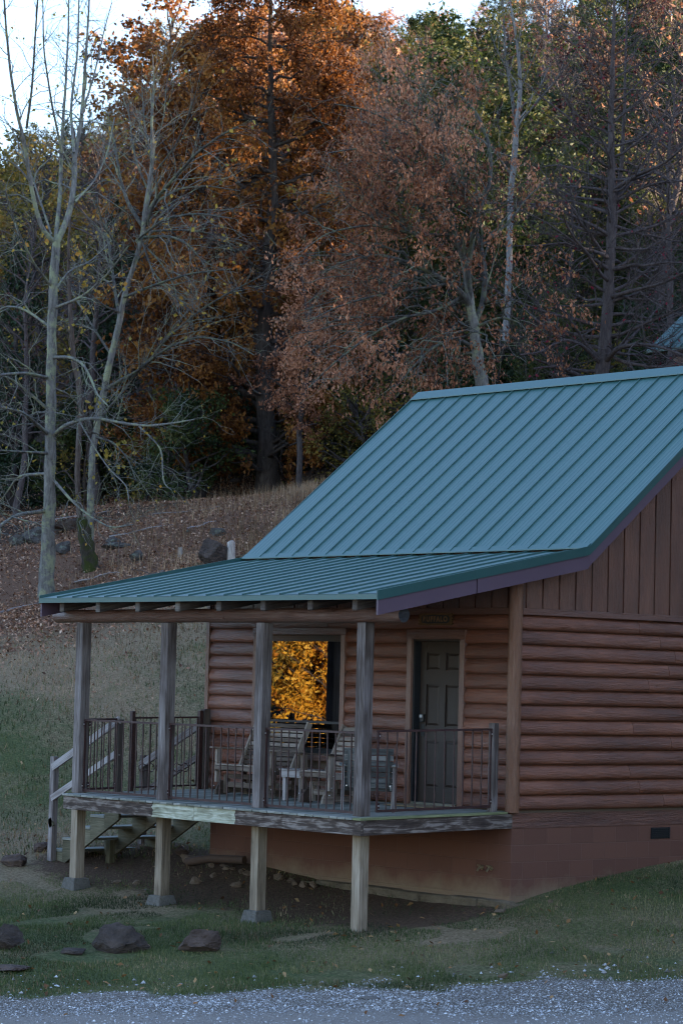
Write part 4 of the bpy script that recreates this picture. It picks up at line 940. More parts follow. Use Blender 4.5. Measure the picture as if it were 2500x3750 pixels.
def sprout(pts, rad, rng, n, L, ang, t0=.15, droop=.0, up=.2, k=5, rr=.5, jit=.18, taper=.25):
    """child branches along a limb"""
    out = []; Ls = np.r_[0, np.cumsum(np.linalg.norm(np.diff(pts, axis=0), axis=1))]; T = Ls[-1]
    for i in range(n):
        t = t0+(1-t0)*(i+rng.random())/n; q = t*T; p = np.array([np.interp(q, Ls, pts[:, a]) for a in range(3)]); r = np.interp(q, Ls, rad)
        j = min(np.searchsorted(Ls, q), len(pts)-1); tg = unit(pts[j]-pts[max(j-1, 0)])
        pr = rng.normal(size=3); pr -= tg*(pr@tg); pr = unit(pr); a = R(ang)*rng.uniform(.6, 1.3)
        d = unit(tg*math.cos(a)+pr*math.sin(a)+np.array((0, 0, up))); l = L*rng.uniform(.5, 1.2)*(1.15-.55*t)
        c = [p]; 
        for m in range(k): d = unit(d+rng.normal(0, jit, 3)+np.array((0, 0, -droop*(m+1)/k))); c.append(c[-1]+d*l/k)
        r0 = max(min(r*rr*rng.uniform(.7, 1.1), r*.85), .0035); out.append((np.array(c), np.linspace(r0, max(r0*taper, .0025), k+1)))
    return out
def twiggy(limbs, rng, spec):
    """spec: list of dicts for successive orders; returns all segs and the outermost set"""
    allsegs = list(limbs); cur = limbs
    for sp in spec:
        nxt = []; sp = dict(sp); per = sp.pop('per'); Lr = sp.pop('L'); 
        for pts, rad in cur:
            LL = np.linalg.norm(pts[-1]-pts[0]); n = max(1, int(per*(LL if sp.get('bylen', True) else 1)+rng.random())) if True else 0
            kw = {a: b for a, b in sp.items() if a != 'bylen'}
            nxt += sprout(pts, rad, rng, n, min(Lr, LL*.8+.05), **kw)
        allsegs += nxt; cur = nxt
    return allsegs, cur
def leafcloud(P, size, rng, hang=0., asp=.5, lift=0):
    n = len(P); a = rng.normal(size=(n, 3)); a[:, 2] -= hang*2; a /= np.linalg.norm(a, axis=1, keepdims=True)
    b = np.cross(a, rng.normal(size=(n, 3))); b /= np.linalg.norm(b, axis=1, keepdims=True); s = size*rng.uniform(.55, 1.35, n)[:, None]; nr = np.cross(a, b)
    V = np.stack([P, P+a*s*.5+b*s*asp*.5+nr*s*.12, P+a*s, P+a*s*.5-b*s*asp*.5+nr*s*.12], 1)
    return V.reshape(-1, 3), np.arange(4*n).reshape(-1, 4)
def leafpos(tw, rng, n, spread, tmin=.2):
    idx = rng.integers(0, len(tw), n); t = tmin+(1-tmin)*rng.random(n); K = np.array([len(a[0])-1 for a in tw]); q = t*K[idx]; i0 = np.minimum(q.astype(int), K[idx]-1); f = q-i0
    A = np.stack([tw[a][0][b] for a, b in zip(idx, i0)]); B = np.stack([tw[a][0][b+1] for a, b in zip(idx, i0)])
    return A+(B-A)*f[:, None]+rng.normal(0, spread, (n, 3))
def pxlimb(L, d, dd=0, m=None):
    """traced limb [(u, v, half width px)] at depth d..d+dd -> world polyline and radii"""
    k = len(L); P = np.array([PX(u, v, d+dd*(i/(k-1))**1.2) for i, (u, v, r) in enumerate(L)]); rad = np.array([r*d/FPX for u, v, r in L])
    m = m or max(6, 4*k); q = resample(np.c_[P, rad], m); return q[:, :3], q[:, 3]
def treeobj(name, label, cat, base, segs, bark, leaves=None, leafm=None, var=None, group=None, extra=None):
    base = np.array(base, float); t = thing(name, label, cat, tuple(base), group)
    V, F = tubes_np(segs); npobj('trunk', V-base, F, bark, None, t, smooth=True)
    if leaves is not None: V, F = leaves; npobj('crown', V-base, F, leafm, var, t)
    return t
def lvar(P, rng, sc=1.6, amp=.9, sd=.16, c=.5): return np.repeat(np.clip(c+rng.normal(0, sd, len(P))+(vnoise(P[:, 0]*1.0+P[:, 2]*.7, P[:, 1]+P[:, 2]*1.3, sc)-.5)*amp, 0, 1), 4)
B_GREY = barkmat('pale_lichen_bark', (0.065, 0.064, 0.062), (0.174, 0.172, 0.166), (0.193, 0.210, 0.139), .45)
B_BROWN = barkmat('brown_bark', (0.050, 0.039, 0.033), (0.121, 0.099, 0.091))
B_DARK = barkmat('dark_oak_bark', (0.025, 0.021, 0.020), (0.074, 0.063, 0.058), (0.088, 0.099, 0.072), .32)
B_MOSS = barkmat('mossy_bark', (0.021, 0.018, 0.016), (0.060, 0.051, 0.042), (0.033, 0.042, 0.012), .5)
B_MAUVE = barkmat('mauve_twig_bark', (0.043, 0.034, 0.035), (0.095, 0.080, 0.080))
B_PALE = barkmat('pale_birch_bark', (0.100, 0.100, 0.102), (0.203, 0.203, 0.208), (0.054, 0.054, 0.054), .3)
B_FAR = barkmat('forest_bark', (0.028, 0.024, 0.023), (0.077, 0.066, 0.066))
L_RUST = leafmat('rust_oak_leaf', [(0.043, 0.013, 0.005), (0.097, 0.032, 0.008), (0.165, 0.060, 0.013), (0.239, 0.100, 0.020), (0.297, 0.153, 0.038)], .45)
L_TAN = leafmat('tan_dry_leaf', [(0.050, 0.018, 0.011), (0.123, 0.046, 0.023), (0.224, 0.091, 0.046), (0.336, 0.152, 0.082), (0.448, 0.232, 0.143)], .3)
L_YEL = leafmat('yellow_leaf', [(0.140, 0.119, 0.021), (0.252, 0.203, 0.035), (0.364, 0.252, 0.042), (0.406, 0.210, 0.042)], .4)
L_RED = leafmat('crimson_leaf', [(.08, .008, .018), (.16, .012, .03), (.24, .03, .03)], .4)
L_GRN = leafmat('hill_green_leaf', [(0.009, 0.020, 0.006), (0.020, 0.038, 0.010), (0.038, 0.057, 0.014), (0.062, 0.072, 0.018), (0.096, 0.083, 0.022)], .35)
L_CED = leafmat('cedar_leaf', [(0.006, 0.015, 0.007), (0.013, 0.029, 0.013), (0.022, 0.045, 0.018), (0.035, 0.059, 0.022)], .2)
L_OLIVE = leafmat('olive_gold_leaf', [(0.046, 0.049, 0.013), (0.091, 0.085, 0.019), (0.156, 0.124, 0.026), (0.234, 0.163, 0.033), (0.273, 0.143, 0.033)], .4)
L_MAROON = leafmat('maroon_leaf', [(0.017, 0.007, 0.008), (0.033, 0.012, 0.012), (0.056, 0.024, 0.019), (0.079, 0.043, 0.028)], .35)

# -- thick pale tree at the left
rg = np.random.default_rng(101)
A = 58.
T1 = [([(170, 2195, 36), (172, 2150, 30), (176, 2000, 26), (182, 1850, 22), (187, 1500, 19), (190, 1250, 18), (195, 1080, 17), (202, 950, 16), (208, 880, 15)], 0),
 ([(208, 890, 13), (250, 800, 12), (275, 680, 11), (272, 580, 10), (300, 440, 8), (312, 250, 6), (325, 60, 4), (330, -90, 3)], 2), ([(205, 885, 9), (222, 700, 8), (228, 500, 7), (240, 330, 5), (250, 150, 4), (255, -80, 3)], 4),
 ([(205, 890, 10), (150, 840, 9), (108, 650, 8), (95, 540, 7), (60, 400, 6), (35, 230, 5), (20, 60, 4), (12, -80, 3)], -2), ([(98, 470, 5), (118, 330, 4), (130, 130, 3.4), (142, -40, 2.6)], -3), ([(190, 860, 5), (150, 740, 4.5), (110, 620, 4), (60, 500, 3), (10, 420, 2)], 3),
 ([(272, 560, 6), (258, 400, 5), (285, 200, 4), (290, 0, 3)], 5), ([(300, 420, 5), (345, 280, 4), (380, 120, 3), (410, 10, 2)], 2), ([(275, 740, 6), (350, 660, 4.5), (395, 560, 3.5), (420, 430, 2.5)], 3), ([(228, 560, 5), (190, 380, 4), (160, 180, 3), (158, 0, 2)], -2),
 ([(180, 1385, 7), (100, 1365, 6), (0, 1372, 5), (-80, 1400, 3)], -3), ([(178, 1500, 7), (110, 1440, 5), (50, 1390, 4), (-40, 1360, 3)], -1), ([(175, 1590, 8), (90, 1510, 5), (0, 1490, 4)], -4), ([(168, 1870, 9), (60, 1885, 6), (0, 1925, 5), (-60, 1990, 3)], -5), ([(170, 1735, 7), (70, 1740, 5), (0, 1840, 3)], 2),
 ([(180, 1660, 6), (90, 1655, 4), (0, 1650, 3)], -3), ([(185, 1310, 7), (255, 1306, 6), (306, 1332, 6), (338, 1395, 5), (357, 1446, 4), (400, 1490, 3)], -3), ([(190, 1600, 9), (235, 1560, 8), (287, 1539, 7), (357, 1530, 6), (446, 1549, 5), (542, 1561, 4.5), (638, 1549, 3.5), (712, 1536, 2)], -4),
 ([(510, 1562, 4), (593, 1640, 3.5), (598, 1770, 3), (630, 1796, 2)], -2), ([(190, 1750, 7), (268, 1840, 6), (332, 1893, 4), (408, 1935, 3), (490, 1920, 2)], -3), ([(290, 1540, 4), (357, 1657, 3.5), (408, 1727, 3), (466, 1778, 2.5), (472, 1830, 2)], -3), ([(195, 1130, 7), (300, 1090, 5), (400, 1000, 4), (470, 900, 2.5)], -2),
 ([(188, 1200, 6), (90, 1130, 5), (20, 1120, 4), (-40, 1160, 2)], 3), ([(192, 1050, 7), (120, 960, 5), (60, 830, 4), (20, 700, 3)], -3), ([(192, 1080, 6), (250, 990, 4), (330, 960, 3), (410, 880, 2)], 4), ([(186, 1420, 5), (250, 1440, 4), (300, 1500, 3), (330, 1600, 2)], 3)]
limbs = [pxlimb(a, A, b) for a, b in T1]
main = limbs[0]; rest = limbs[1:]
s2, tw = twiggy(rest, rg, [dict(per=3.2, L=1.35, ang=42, up=.15, droop=.10, jit=.26), dict(per=6.0, L=.75, ang=42, up=.15, k=4, jit=.28)])
P = leafpos(tw, rg, 300, .01); t = treeobj('bare_tree', 'tall bare pale-grey tree with thick lichened trunk forking high, at the left', 'tree', (main[0][0][0], main[0][0][1], main[0][0][2]), [main]+s2, B_GREY, leafcloud(P, .08, rg, .5, .8), L_YEL, lvar(P, rg))
# -- second pale tree, many long fanning limbs
rg = np.random.default_rng(102); A = 64.
T3 = [([(330, 1990, 17), (332, 1850, 14), (338, 1683, 13), (357, 1542, 14), (383, 1428, 14), (408, 1300, 13), (440, 1180, 12), (452, 1090, 10), (495, 960, 9), (525, 860, 9), (530, 780, 9), (560, 600, 8), (556, 450, 5), (565, 300, 3), (560, 200, 2)], 0),
 ([(530, 830, 8), (570, 730, 7), (640, 650, 6), (720, 560, 5), (800, 500, 3.5), (870, 465, 2)], -4), ([(525, 830, 8), (470, 750, 7), (440, 650, 6), (425, 550, 4), (410, 480, 2.5)], 2), ([(440, 1180, 7), (420, 1050, 6), (400, 900, 4), (385, 800, 2.5)], 3), ([(452, 1090, 6), (560, 1045, 5), (700, 1000, 3.5), (850, 985, 2)], -5),
 ([(500, 880, 6), (600, 800, 5), (720, 780, 4), (850, 800, 2)], -4), ([(528, 870, 6), (620, 862, 5), (700, 900, 3.5), (770, 1000, 2)], -3), ([(545, 700, 5), (500, 600, 4), (480, 480, 3), (470, 380, 2)], 3), ([(560, 640, 5), (640, 540, 4), (690, 430, 3), (720, 330, 2)], -2),
 ([(383, 1428, 7), (446, 1390, 6), (497, 1364, 5), (600, 1280, 4.5), (720, 1230, 4), (850, 1252, 2.5), (930, 1300, 2)], -5), ([(446, 1400, 5), (540, 1330, 5), (620, 1230, 4), (740, 1130, 4), (860, 1060, 3), (960, 1010, 2)], -4), ([(357, 1542, 6), (446, 1440, 5), (497, 1364, 5), (560, 1310, 4), (640, 1190, 3)], -2),
 ([(408, 1300, 6), (330, 1180, 5), (280, 1090, 4), (240, 1010, 3)], 3), ([(530, 900, 5), (590, 960, 4), (640, 1050, 3), (660, 1150, 2)], -3), ([(520, 880, 5), (560, 1000, 4), (640, 1080, 3), (720, 1160, 2)], -2), ([(450, 1150, 5), (380, 1120, 4), (310, 1060, 3), (270, 960, 2)], -1),
 ([(560, 560, 4), (600, 440, 3), (610, 300, 2.4), (640, 180, 2)], 2), ([(560, 600, 4), (530, 460, 3), (520, 320, 2)], 4), ([(500, 940, 5), (430, 900, 4), (380, 830, 3), (350, 720, 2)], -2), ([(530, 850, 5), (640, 840, 4), (760, 850, 3), (860, 900, 2)], 3), ([(545, 760, 5), (650, 690, 4), (760, 680, 3), (880, 700, 2)], 2), ([(350, 1600, 5), (420, 1620, 4), (470, 1680, 3), (500, 1760, 2)], -3)]
limbs = [pxlimb(a, A, b) for a, b in T3]; limbs2 = limbs[1:]+[(limbs[0][0][26:], limbs[0][1][26:])]
s2, tw = twiggy(limbs2, rg, [dict(per=3.6, L=1.9, ang=32, up=.10, droop=.05, jit=.16), dict(per=4.4, L=.7, ang=36, up=.08, k=4, jit=.22)])
P = leafpos(tw, rg, 160, .03); treeobj('bare_tree', 'bare slim grey tree with limbs fanning out to the right, behind the mossy stump', 'tree', limbs[0][0][0], limbs+s2, B_GREY, leafcloud(P, .12, rg, .5, .8), L_YEL, lvar(P, rg))
# -- mossy leaning broken trunk with thin regrowth
rg = np.random.default_rng(103); A = 60.
st = pxlimb([(338, 2095, 36), (330, 2060, 30), (318, 1990, 26), (305, 1925, 24), (300, 1895, 19)], A); lim = [pxlimb(a, A, b) for a, b in [([(296, 1900, 12), (284, 1800, 11), (286, 1650, 11), (300, 1500, 12), (290, 1400, 12), (268, 1310, 11), (262, 1200, 9), (255, 1080, 7), (250, 900, 5), (262, 760, 3)], 0),
 ([(300, 1910, 5), (312, 1820, 5), (310, 1700, 4), (330, 1600, 3), (360, 1520, 2)], -1), ([(268, 1320, 5), (230, 1240, 4), (150, 1190, 3), (80, 1180, 2)], -1), ([(285, 1600, 4), (350, 1580, 3), (430, 1640, 2)], -1), ([(262, 1200, 5), (320, 1120, 4), (360, 1010, 3)], 1), ([(284, 1780, 4), (240, 1720, 3), (200, 1740, 2)], 1), ([(256, 1060, 4), (200, 950, 3), (170, 830, 2)], 0)]]
s2, tw = twiggy(lim[1:]+[(lim[0][0][14:], lim[0][1][14:])], rg, [dict(per=2.2, L=1.0, ang=45, up=.05, droop=.1, jit=.22), dict(per=3, L=.45, ang=45, k=4, jit=.25)])
P = leafpos(tw, rg, 160, .03); tt = treeobj('broken_tree', 'leaning dark mossy stump with a thin crooked stem growing from its broken top', 'tree', st[0][0], lim+s2, B_BROWN, leafcloud(P, .12, rg, .5, .8), L_YEL, lvar(P, rg))
V, F = tubes_np([st]); npobj('stump', V-st[0][0], F, B_MOSS, None, tt, smooth=True)
# -- big rust oak
rg = np.random.default_rng(104); A = 76.
tr = pxlimb([(985, 1815, 60), (984, 1780, 48), (982, 1700, 38), (975, 1550, 34), (968, 1400, 32), (966, 1200, 30), (985, 1000, 25), (992, 850, 21), (1000, 700, 18), (998, 500, 15), (988, 300, 12), (990, 120, 8), (992, -150, 5)], A, m=44)
def env_limbs(tr, rg, vs, halfL, halfR, pxm, n, dep, rise=.25, r0=.08):
    out = []; P, rad = tr
    for i in range(n):
        v = vs[0]+(vs[-1]-vs[0])*((i+rg.random())/n); hl = np.interp(v, vs, halfL); hr = np.interp(v, vs, halfR); sgn = -1 if rg.random() < hl/(hl+hr) else 1
        ext = (hl if sgn < 0 else hr)*rg.uniform(.55, 1.05)*pxm; dz_ = rg.uniform(-1, 1)*dep; zt = PX(0, v, A)[2]; j = int(np.argmin(abs(P[:, 2]-(zt-abs(ext)*rise)))); p0 = P[j]
        tgt = p0+np.r_[RH, 0]*sgn*ext*math.sqrt(max(.15, 1-(dz_/dep)**2*.7))+np.r_[FH, 0]*dz_; tgt[2] = zt+rg.normal(0, .3); mid = (p0*.5+tgt*.5)+np.array((0, 0, abs(ext)*.10)); 
        pts = resample(np.array([p0, p0*.7+tgt*.3+rg.normal(0, .12, 3), mid+rg.normal(0, .2, 3), tgt]), 9); pts[1:-1] += rg.normal(0, .05, (7, 3)); rr = min(rad[j]*.5, r0*(.5+abs(ext)*.16)); out.append((pts, np.linspace(rr, .012, 9)))
    return out
VS = [-200, 0, 150, 400, 800, 1200, 1500, 1640]
lim = env_limbs(tr, rg, VS, [150, 330, 430, 400, 350, 470, 520, 400], [200, 230, 330, 360, 380, 360, 330, 200], A/FPX, 96, 3.6)
s2, tw = twiggy(lim, rg, [dict(per=1.9, L=1.7, ang=48, up=.05, droop=.12), dict(per=2.6, L=.8, ang=45, k=4, up=0, droop=.25)])
P = leafpos(tw, rg, 120000, .12, .05); P = P[vnoise(P[:, 0]+P[:, 2]*.8, P[:, 1]-P[:, 2]*.6, 1.1)*.6+vnoise(P[:, 0]*1.3-P[:, 2], P[:, 2]+P[:, 1]*.4, .45)*.4 > .42]; ps, pd = sdc(P[:, 0], P[:, 1]); ts, td = sdc(tr[0][0][0], tr[0][0][1]); P = P[~((abs(ps-ts) < .5) & (pd < td) & (P[:, 2] < PX(985, 1150, A)[2]))]; treeobj('oak_tree', 'big rust-orange oak with a straight dark trunk at the edge of the woods', 'tree', tr[0][0], [tr]+s2, B_DARK, leafcloud(P, .125, rg, .5, .6), L_RUST, lvar(P, rg, 1.7, .75))
# -- tan-leaved tree behind the roof
rg = np.random.default_rng(105); A = 56.
mains = [pxlimb(a, A, b) for a, b in [([(1775, 1480, 28), (1758, 1380, 24), (1745, 1290, 21), (1735, 1190, 18), (1720, 1110, 16), (1708, 1010, 13), (1690, 920, 11), (1655, 850, 9), (1600, 780, 7), (1540, 730, 5)], 0), ([(1735, 1190, 14), (1765, 1120, 12), (1778, 1020, 10), (1760, 900, 8), (1720, 780, 6), (1690, 650, 4)], 1.5),
 ([(1722, 1120, 13), (1680, 1060, 11), (1600, 1010, 9), (1500, 960, 7), (1380, 930, 5), (1250, 960, 3), (1180, 1000, 2)], -2), ([(1722, 1110, 12), (1715, 980, 10), (1660, 860, 8), (1560, 760, 6), (1440, 700, 5), (1300, 690, 3), (1200, 740, 2)], -1), ([(1715, 980, 10), (1740, 800, 9), (1800, 660, 8), (1790, 520, 6), (1740, 400, 5), (1650, 320, 3), (1560, 280, 2)], 1),
 ([(1700, 1080, 9), (1600, 1140, 7), (1480, 1160, 5), (1350, 1230, 4), (1220, 1330, 3), (1130, 1420, 2)], -3), ([(1690, 940, 8), (1620, 700, 7), (1560, 560, 6), (1460, 460, 4), (1340, 400, 3), (1220, 380, 2)], -2), ([(1760, 900, 7), (1860, 820, 5), (1930, 720, 3), (1980, 680, 2)], 1), ([(1745, 1280, 8), (1660, 1230, 6), (1560, 1290, 4), (1480, 1380, 3), (1420, 1450, 2)], -3),
 ([(1640, 1040, 7), (1520, 1060, 5), (1380, 1080, 4), (1240, 1120, 3), (1120, 1180, 2)], -3.5), ([(1740, 800, 7), (1650, 620, 6), (1600, 460, 5), (1540, 320, 3), (1480, 210, 2)], 0), ([(1735, 1200, 7), (1830, 1160, 5), (1900, 1180, 3), (1950, 1240, 2)], -1), ([(1600, 760, 6), (1460, 600, 5), (1330, 540, 3), (1200, 560, 2)], -3), ([(1660, 860, 6), (1520, 860, 5), (1360, 820, 4), (1200, 850, 3), (1090, 930, 2)], -3)]]
allp = np.concatenate([a for a, b in mains]); allr = np.concatenate([b for a, b in mains]); extra = []
for i in range(120):
    v = rg.uniform(170, 1480); u0 = np.interp(v, [150, 400, 700, 1000, 1300, 1480], [1380, 1130, 1080, 1030, 1040, 1180]); u1 = np.interp(v, [150, 400, 900, 1300, 1480], [1700, 1900, 1980, 1960, 1560]); u = rg.uniform(u0, u1)
    tg = PX(u, v, A+rg.uniform(-3.2, 2.5)); q = tg*.55+np.array(PX(1720, 1120, A))*.45; j = int(np.argmin(np.linalg.norm(allp-q, axis=1)+rg.random(len(allp))*.4)); p0 = allp[j]; L_ = np.linalg.norm(tg-p0)
    pts = resample(np.array([p0, p0*.6+tg*.4+np.array((0, 0, .12*L_))+rg.normal(0, .1*L_, 3), p0*.25+tg*.75+np.array((0, 0, .06*L_))+rg.normal(0, .06*L_, 3), tg]), 9); pts[1:-1] += rg.normal(0, .04, (7, 3)); extra.append((pts, np.linspace(min(allr[j]*.7, .045), .008, 9)))
mains += extra
s2, tw = twiggy(mains[1:], rg, [dict(per=1.9, L=1.5, ang=48, up=.05, droop=.10, jit=.26), dict(per=2.8, L=.7, ang=48, k=4, up=0, droop=.2, jit=.25)])
P = leafpos(tw, rg, 40000, .10, .1); P = P[vnoise(P[:, 0]+P[:, 2]*.8, P[:, 1]-P[:, 2]*.6, .9)*.65+vnoise(P[:, 0]*1.3-P[:, 2], P[:, 2]+P[:, 1]*.4, .4)*.35 > np.interp(P[:, 2], [6, 12, 17], [.34, .46, .56])]; treeobj('tan_leaved_tree', 'spreading tree with pale tan dead leaves directly behind the cabin ridge', 'tree', mains[0][0][0], mains+s2, B_GREY, leafcloud(P, .095, rg, .9, .5), L_TAN, lvar(P, rg, .9, .7, .2))
# -- bare mauve tree at the right with a few crimson leaves
rg = np.random.default_rng(106); A = 60.
tr = pxlimb([(2190, 1480, 30), (2200, 1380, 27), (2215, 1250, 24), (2225, 1100, 20), (2235, 900, 18), (2240, 700, 15), (2235, 500, 12), (2240, 300, 9), (2245, 100, 6), (2252, -120, 3)], A, m=40)
lim = []
for i in range(78):
    v = 1400-1400*(i+rg.random())/78; P0, rd = tr; j = int(np.argmin(abs(P0[:, 2]-PX(2240, v, A)[2]))); sg_ = 1 if i % 2 else -1; az = rg.uniform(-1, 1); dr = np.r_[RH, 0]*sg_*math.cos(az)+np.r_[FH, 0]*math.sin(az)*1.3*rg.choice([-1, 1])
    ln_ = np.interp(v, [0, 400, 900, 1330], [1.6, 2.6, 3.2, 2.8])*rg.uniform(.35, 1.3); d = unit(dr+np.array((0, 0, np.interp(v, [0, 600, 1330], [1.0, .35, .05])+rg.uniform(-.35, .35)))); c = [P0[j]]
    for m in range(8): d = unit(d+rg.normal(0, .14, 3)+np.array((0, 0, .03))); c.append(c[-1]+d*ln_/8)
    lim.append((np.array(c), np.linspace(min(rd[j]*.45, .05), .007, 9)))
lim += [pxlimb(a, A, b) for a, b in [([(2235, 1000, 10), (2250, 800, 9), (2275, 600, 8), (2285, 400, 6), (2290, 150, 4), (2300, -60, 3)], 1), ([(2210, 1330, 11), (2260, 1270, 9), (2350, 1260, 7), (2420, 1270, 5), (2520, 1310, 4)], -3), ([(2205, 1340, 9), (2130, 1260, 7), (2060, 1240, 5), (1980, 1290, 4), (1900, 1300, 3)], -3), ([(2205, 1290, 8), (2290, 1330, 7), (2400, 1345, 5), (2500, 1340, 3)], -2), ([(2225, 1090, 9), (2330, 1060, 7), (2420, 1040, 5), (2520, 990, 4)], -2), ([(2235, 700, 8), (2330, 640, 7), (2430, 600, 5), (2520, 520, 3)], -2), ([(2190, 1400, 9), (2110, 1370, 7), (2030, 1340, 5), (1950, 1350, 3)], -2)]]
s2, tw = twiggy(lim, rg, [dict(per=3.6, L=1.7, ang=40, up=.10, droop=.04, jit=.24), dict(per=5.0, L=.75, ang=42, k=4, jit=.24)])
P = leafpos(tw, rg, 520, .02); treeobj('bare_tree', 'bare mauve-twigged tree with level branches and a few crimson leaves above the ridge', 'tree', tr[0][0], [tr]+s2, B_MAUVE, leafcloud(P, .085, rg, .6, .6), L_RED, lvar(P, rg))
# -- pale slender tree
rg = np.random.default_rng(107); A = 70.
lim = [pxlimb(a, A, b) for a, b in [([(1850, 1250, 13), (1862, 1000, 12), (1868, 700, 11), (1885, 560, 11), (1888, 450, 9), (1902, 380, 8), (1905, 300, 7), (1892, 150, 5), (1868, 20, 3), (1850, -90, 2)], 0), ([(1890, 470, 8), (1872, 350, 7), (1850, 200, 5), (1842, 60, 4), (1835, -60, 2)], 1), ([(1900, 450, 6), (1960, 380, 5), (2030, 300, 4), (2110, 190, 2)], -1), ([(1902, 330, 4), (1940, 240, 3), (1990, 120, 2)], 0), ([(1860, 260, 4), (1810, 170, 3), (1780, 60, 2)], 0), ([(1870, 640, 5), (1800, 540, 4), (1740, 430, 3), (1700, 330, 2)], -1), ([(1900, 400, 4), (1970, 330, 3), (2010, 240, 2)], 2)]]
s2, tw = twiggy(lim[1:]+[(lim[0][0][18:], lim[0][1][18:])], rg, [dict(per=1.8, L=1.3, ang=42, up=.15), dict(per=2.6, L=.5, ang=42, k=4)])
P = leafpos(tw, rg, 260, .04); treeobj('birch_like_tree', 'slender pale tree forking high between the tan-leaved tree and the bare mauve one', 'tree', lim[0][0][0], lim+s2, B_PALE, leafcloud(P, .14, rg, .5, .7), L_OLIVE, lvar(P, rg))

# -- forest prototypes (local frame, about 12 m tall)
def proto(kind, seed, Ht=12., rad=2.8, nl=34, nleaf=9000, lsize=.16, crown0=.25, conic=0, bark=B_FAR, lm=None, tl=(1.5, .7), spread=.14, per=(1.7, 2.4), asp=.6):
    rg = np.random.default_rng(seed); k = 12; z = np.linspace(-.4, Ht, k); wob = np.cumsum(rg.normal(0, .10, (k, 2)), axis=0); tr = (np.c_[wob-wob[0], z], np.linspace(.17 if Ht > 8 else .08, .02, k)); lim = []
    for i in range(nl):
        f = crown0+(1-crown0)*(i+rg.random())/nl; j = f*(k-1); p0 = np.array([np.interp(j, range(k), tr[0][:, a]) for a in range(3)]); g = (f-crown0)/(1-crown0)
        R_ = rad*((1-g)**.8 if conic else math.sin(math.pi*min(1, .18+g*.80))**.7)*rg.uniform(.65, 1.1); az = rg.uniform(0, 2*np.pi); el = .1 if conic else .35+g*.9; d = unit(np.array((math.cos(az), math.sin(az), el))); c = [p0]
        for m in range(6): d = unit(d+rg.normal(0, .13, 3)); c.append(c[-1]+d*R_/6)
        lim.append((np.array(c), np.linspace(.045, .008, 7)))
    s2, tw = twiggy(lim, rg, [dict(per=per[0], L=tl[0], ang=45, up=.08), dict(per=per[1], L=tl[1], ang=42, k=3)])
    V, F = tubes_np([tr]+s2); wood_me = nm_mesh('trunk', V, F, bark, smooth=True); leaf_me = None
    if nleaf: P = leafpos(tw, rg, nleaf, spread, 0); V, F = leafcloud(P, lsize, rg, .2, asp); leaf_me = nm_mesh('crown', V, F, lm, lvar(P, rg, 1.2, .8))
    return wood_me, leaf_me, Ht
L_MAPLE = leafmat('golden_maple_leaf', [(0.187, 0.060, 0.009), (0.357, 0.145, 0.013), (0.510, 0.246, 0.021), (0.612, 0.357, 0.043), (0.637, 0.442, 0.102)], .45)
PR = {
 'maple': [proto('maple', 230, 12, 4.2, 46, 8000, .20, .08, 0, lm=L_MAPLE)],
 'rust': [proto('rust', 201, lm=L_RUST, nleaf=9500), proto('rust', 202, 11, 3.1, lm=L_RUST, nleaf=9500)],
 'tan': [proto('tan', 203, lm=L_TAN, nleaf=6500), proto('tan', 204, 10, 2.6, lm=L_TAN, nleaf=5500)],
 'bare': [proto('bare', 205, 12, 2.8, nl=40, nleaf=350, lm=L_TAN, bark=B_MAUVE, per=(2.6, 3.6)), proto('bare', 206, 13, 2.4, nl=40, nleaf=200, lm=L_YEL, bark=B_FAR, per=(2.6, 3.4)), proto('bare', 215, 12, 3.0, nl=38, nleaf=500, lm=L_MAROON, bark=B_MAUVE, per=(2.6, 3.6))],
 'green': [proto('green', 207, 11, 2.9, lm=L_GRN, nleaf=11000, lsize=.17), proto('green', 208, 10, 2.7, lm=L_GRN, nleaf=11000, lsize=.15)],
 'gold': [proto('gold', 209, 11, 2.6, lm=L_OLIVE, nleaf=8000)],
 'maroon': [proto('maroon', 210, 12, 2.8, lm=L_MAROON, nleaf=7500)],
 'cedar': [proto('cedar', 211, 10, 1.9, 60, 13000, .15, .05, 1, lm=L_CED, tl=(.8, .4)), proto('cedar', 212, 12, 2.2, 60, 13000, .16, .08, 1, lm=L_CED, tl=(.9, .4))],
 'bush': [proto('bush', 213, 2.6, 1.6, 26, 4500, .11, .02, 0, lm=L_GRN, tl=(.7, .4)), proto('bush', 214, 2.4, 1.5, 26, 3800, .11, .02, 0, lm=L_CED, tl=(.7, .4)), proto('bush', 216, 2.4, 1.5, 26, 1500, .11, .02, 0, lm=L_OLIVE, tl=(.7, .4))]}
NAMEK = {'maple': ('maple_tree', 'golden-orange maple'), 'rust': ('rust_leaved_tree', 'rust-orange leaved tree'), 'tan': ('tan_leaved_tree', 'tan-leaved tree'), 'bare': ('bare_tree', 'bare grey-twigged tree'), 'green': ('green_tree', 'bushy green tree'),
 'gold': ('gold_leaved_tree', 'olive-gold tree'), 'maroon': ('maroon_leaved_tree', 'dull maroon leaved tree'), 'cedar': ('cedar_tree', 'dark green cedar'), 'bush': ('shrub', 'leafy green shrub')}
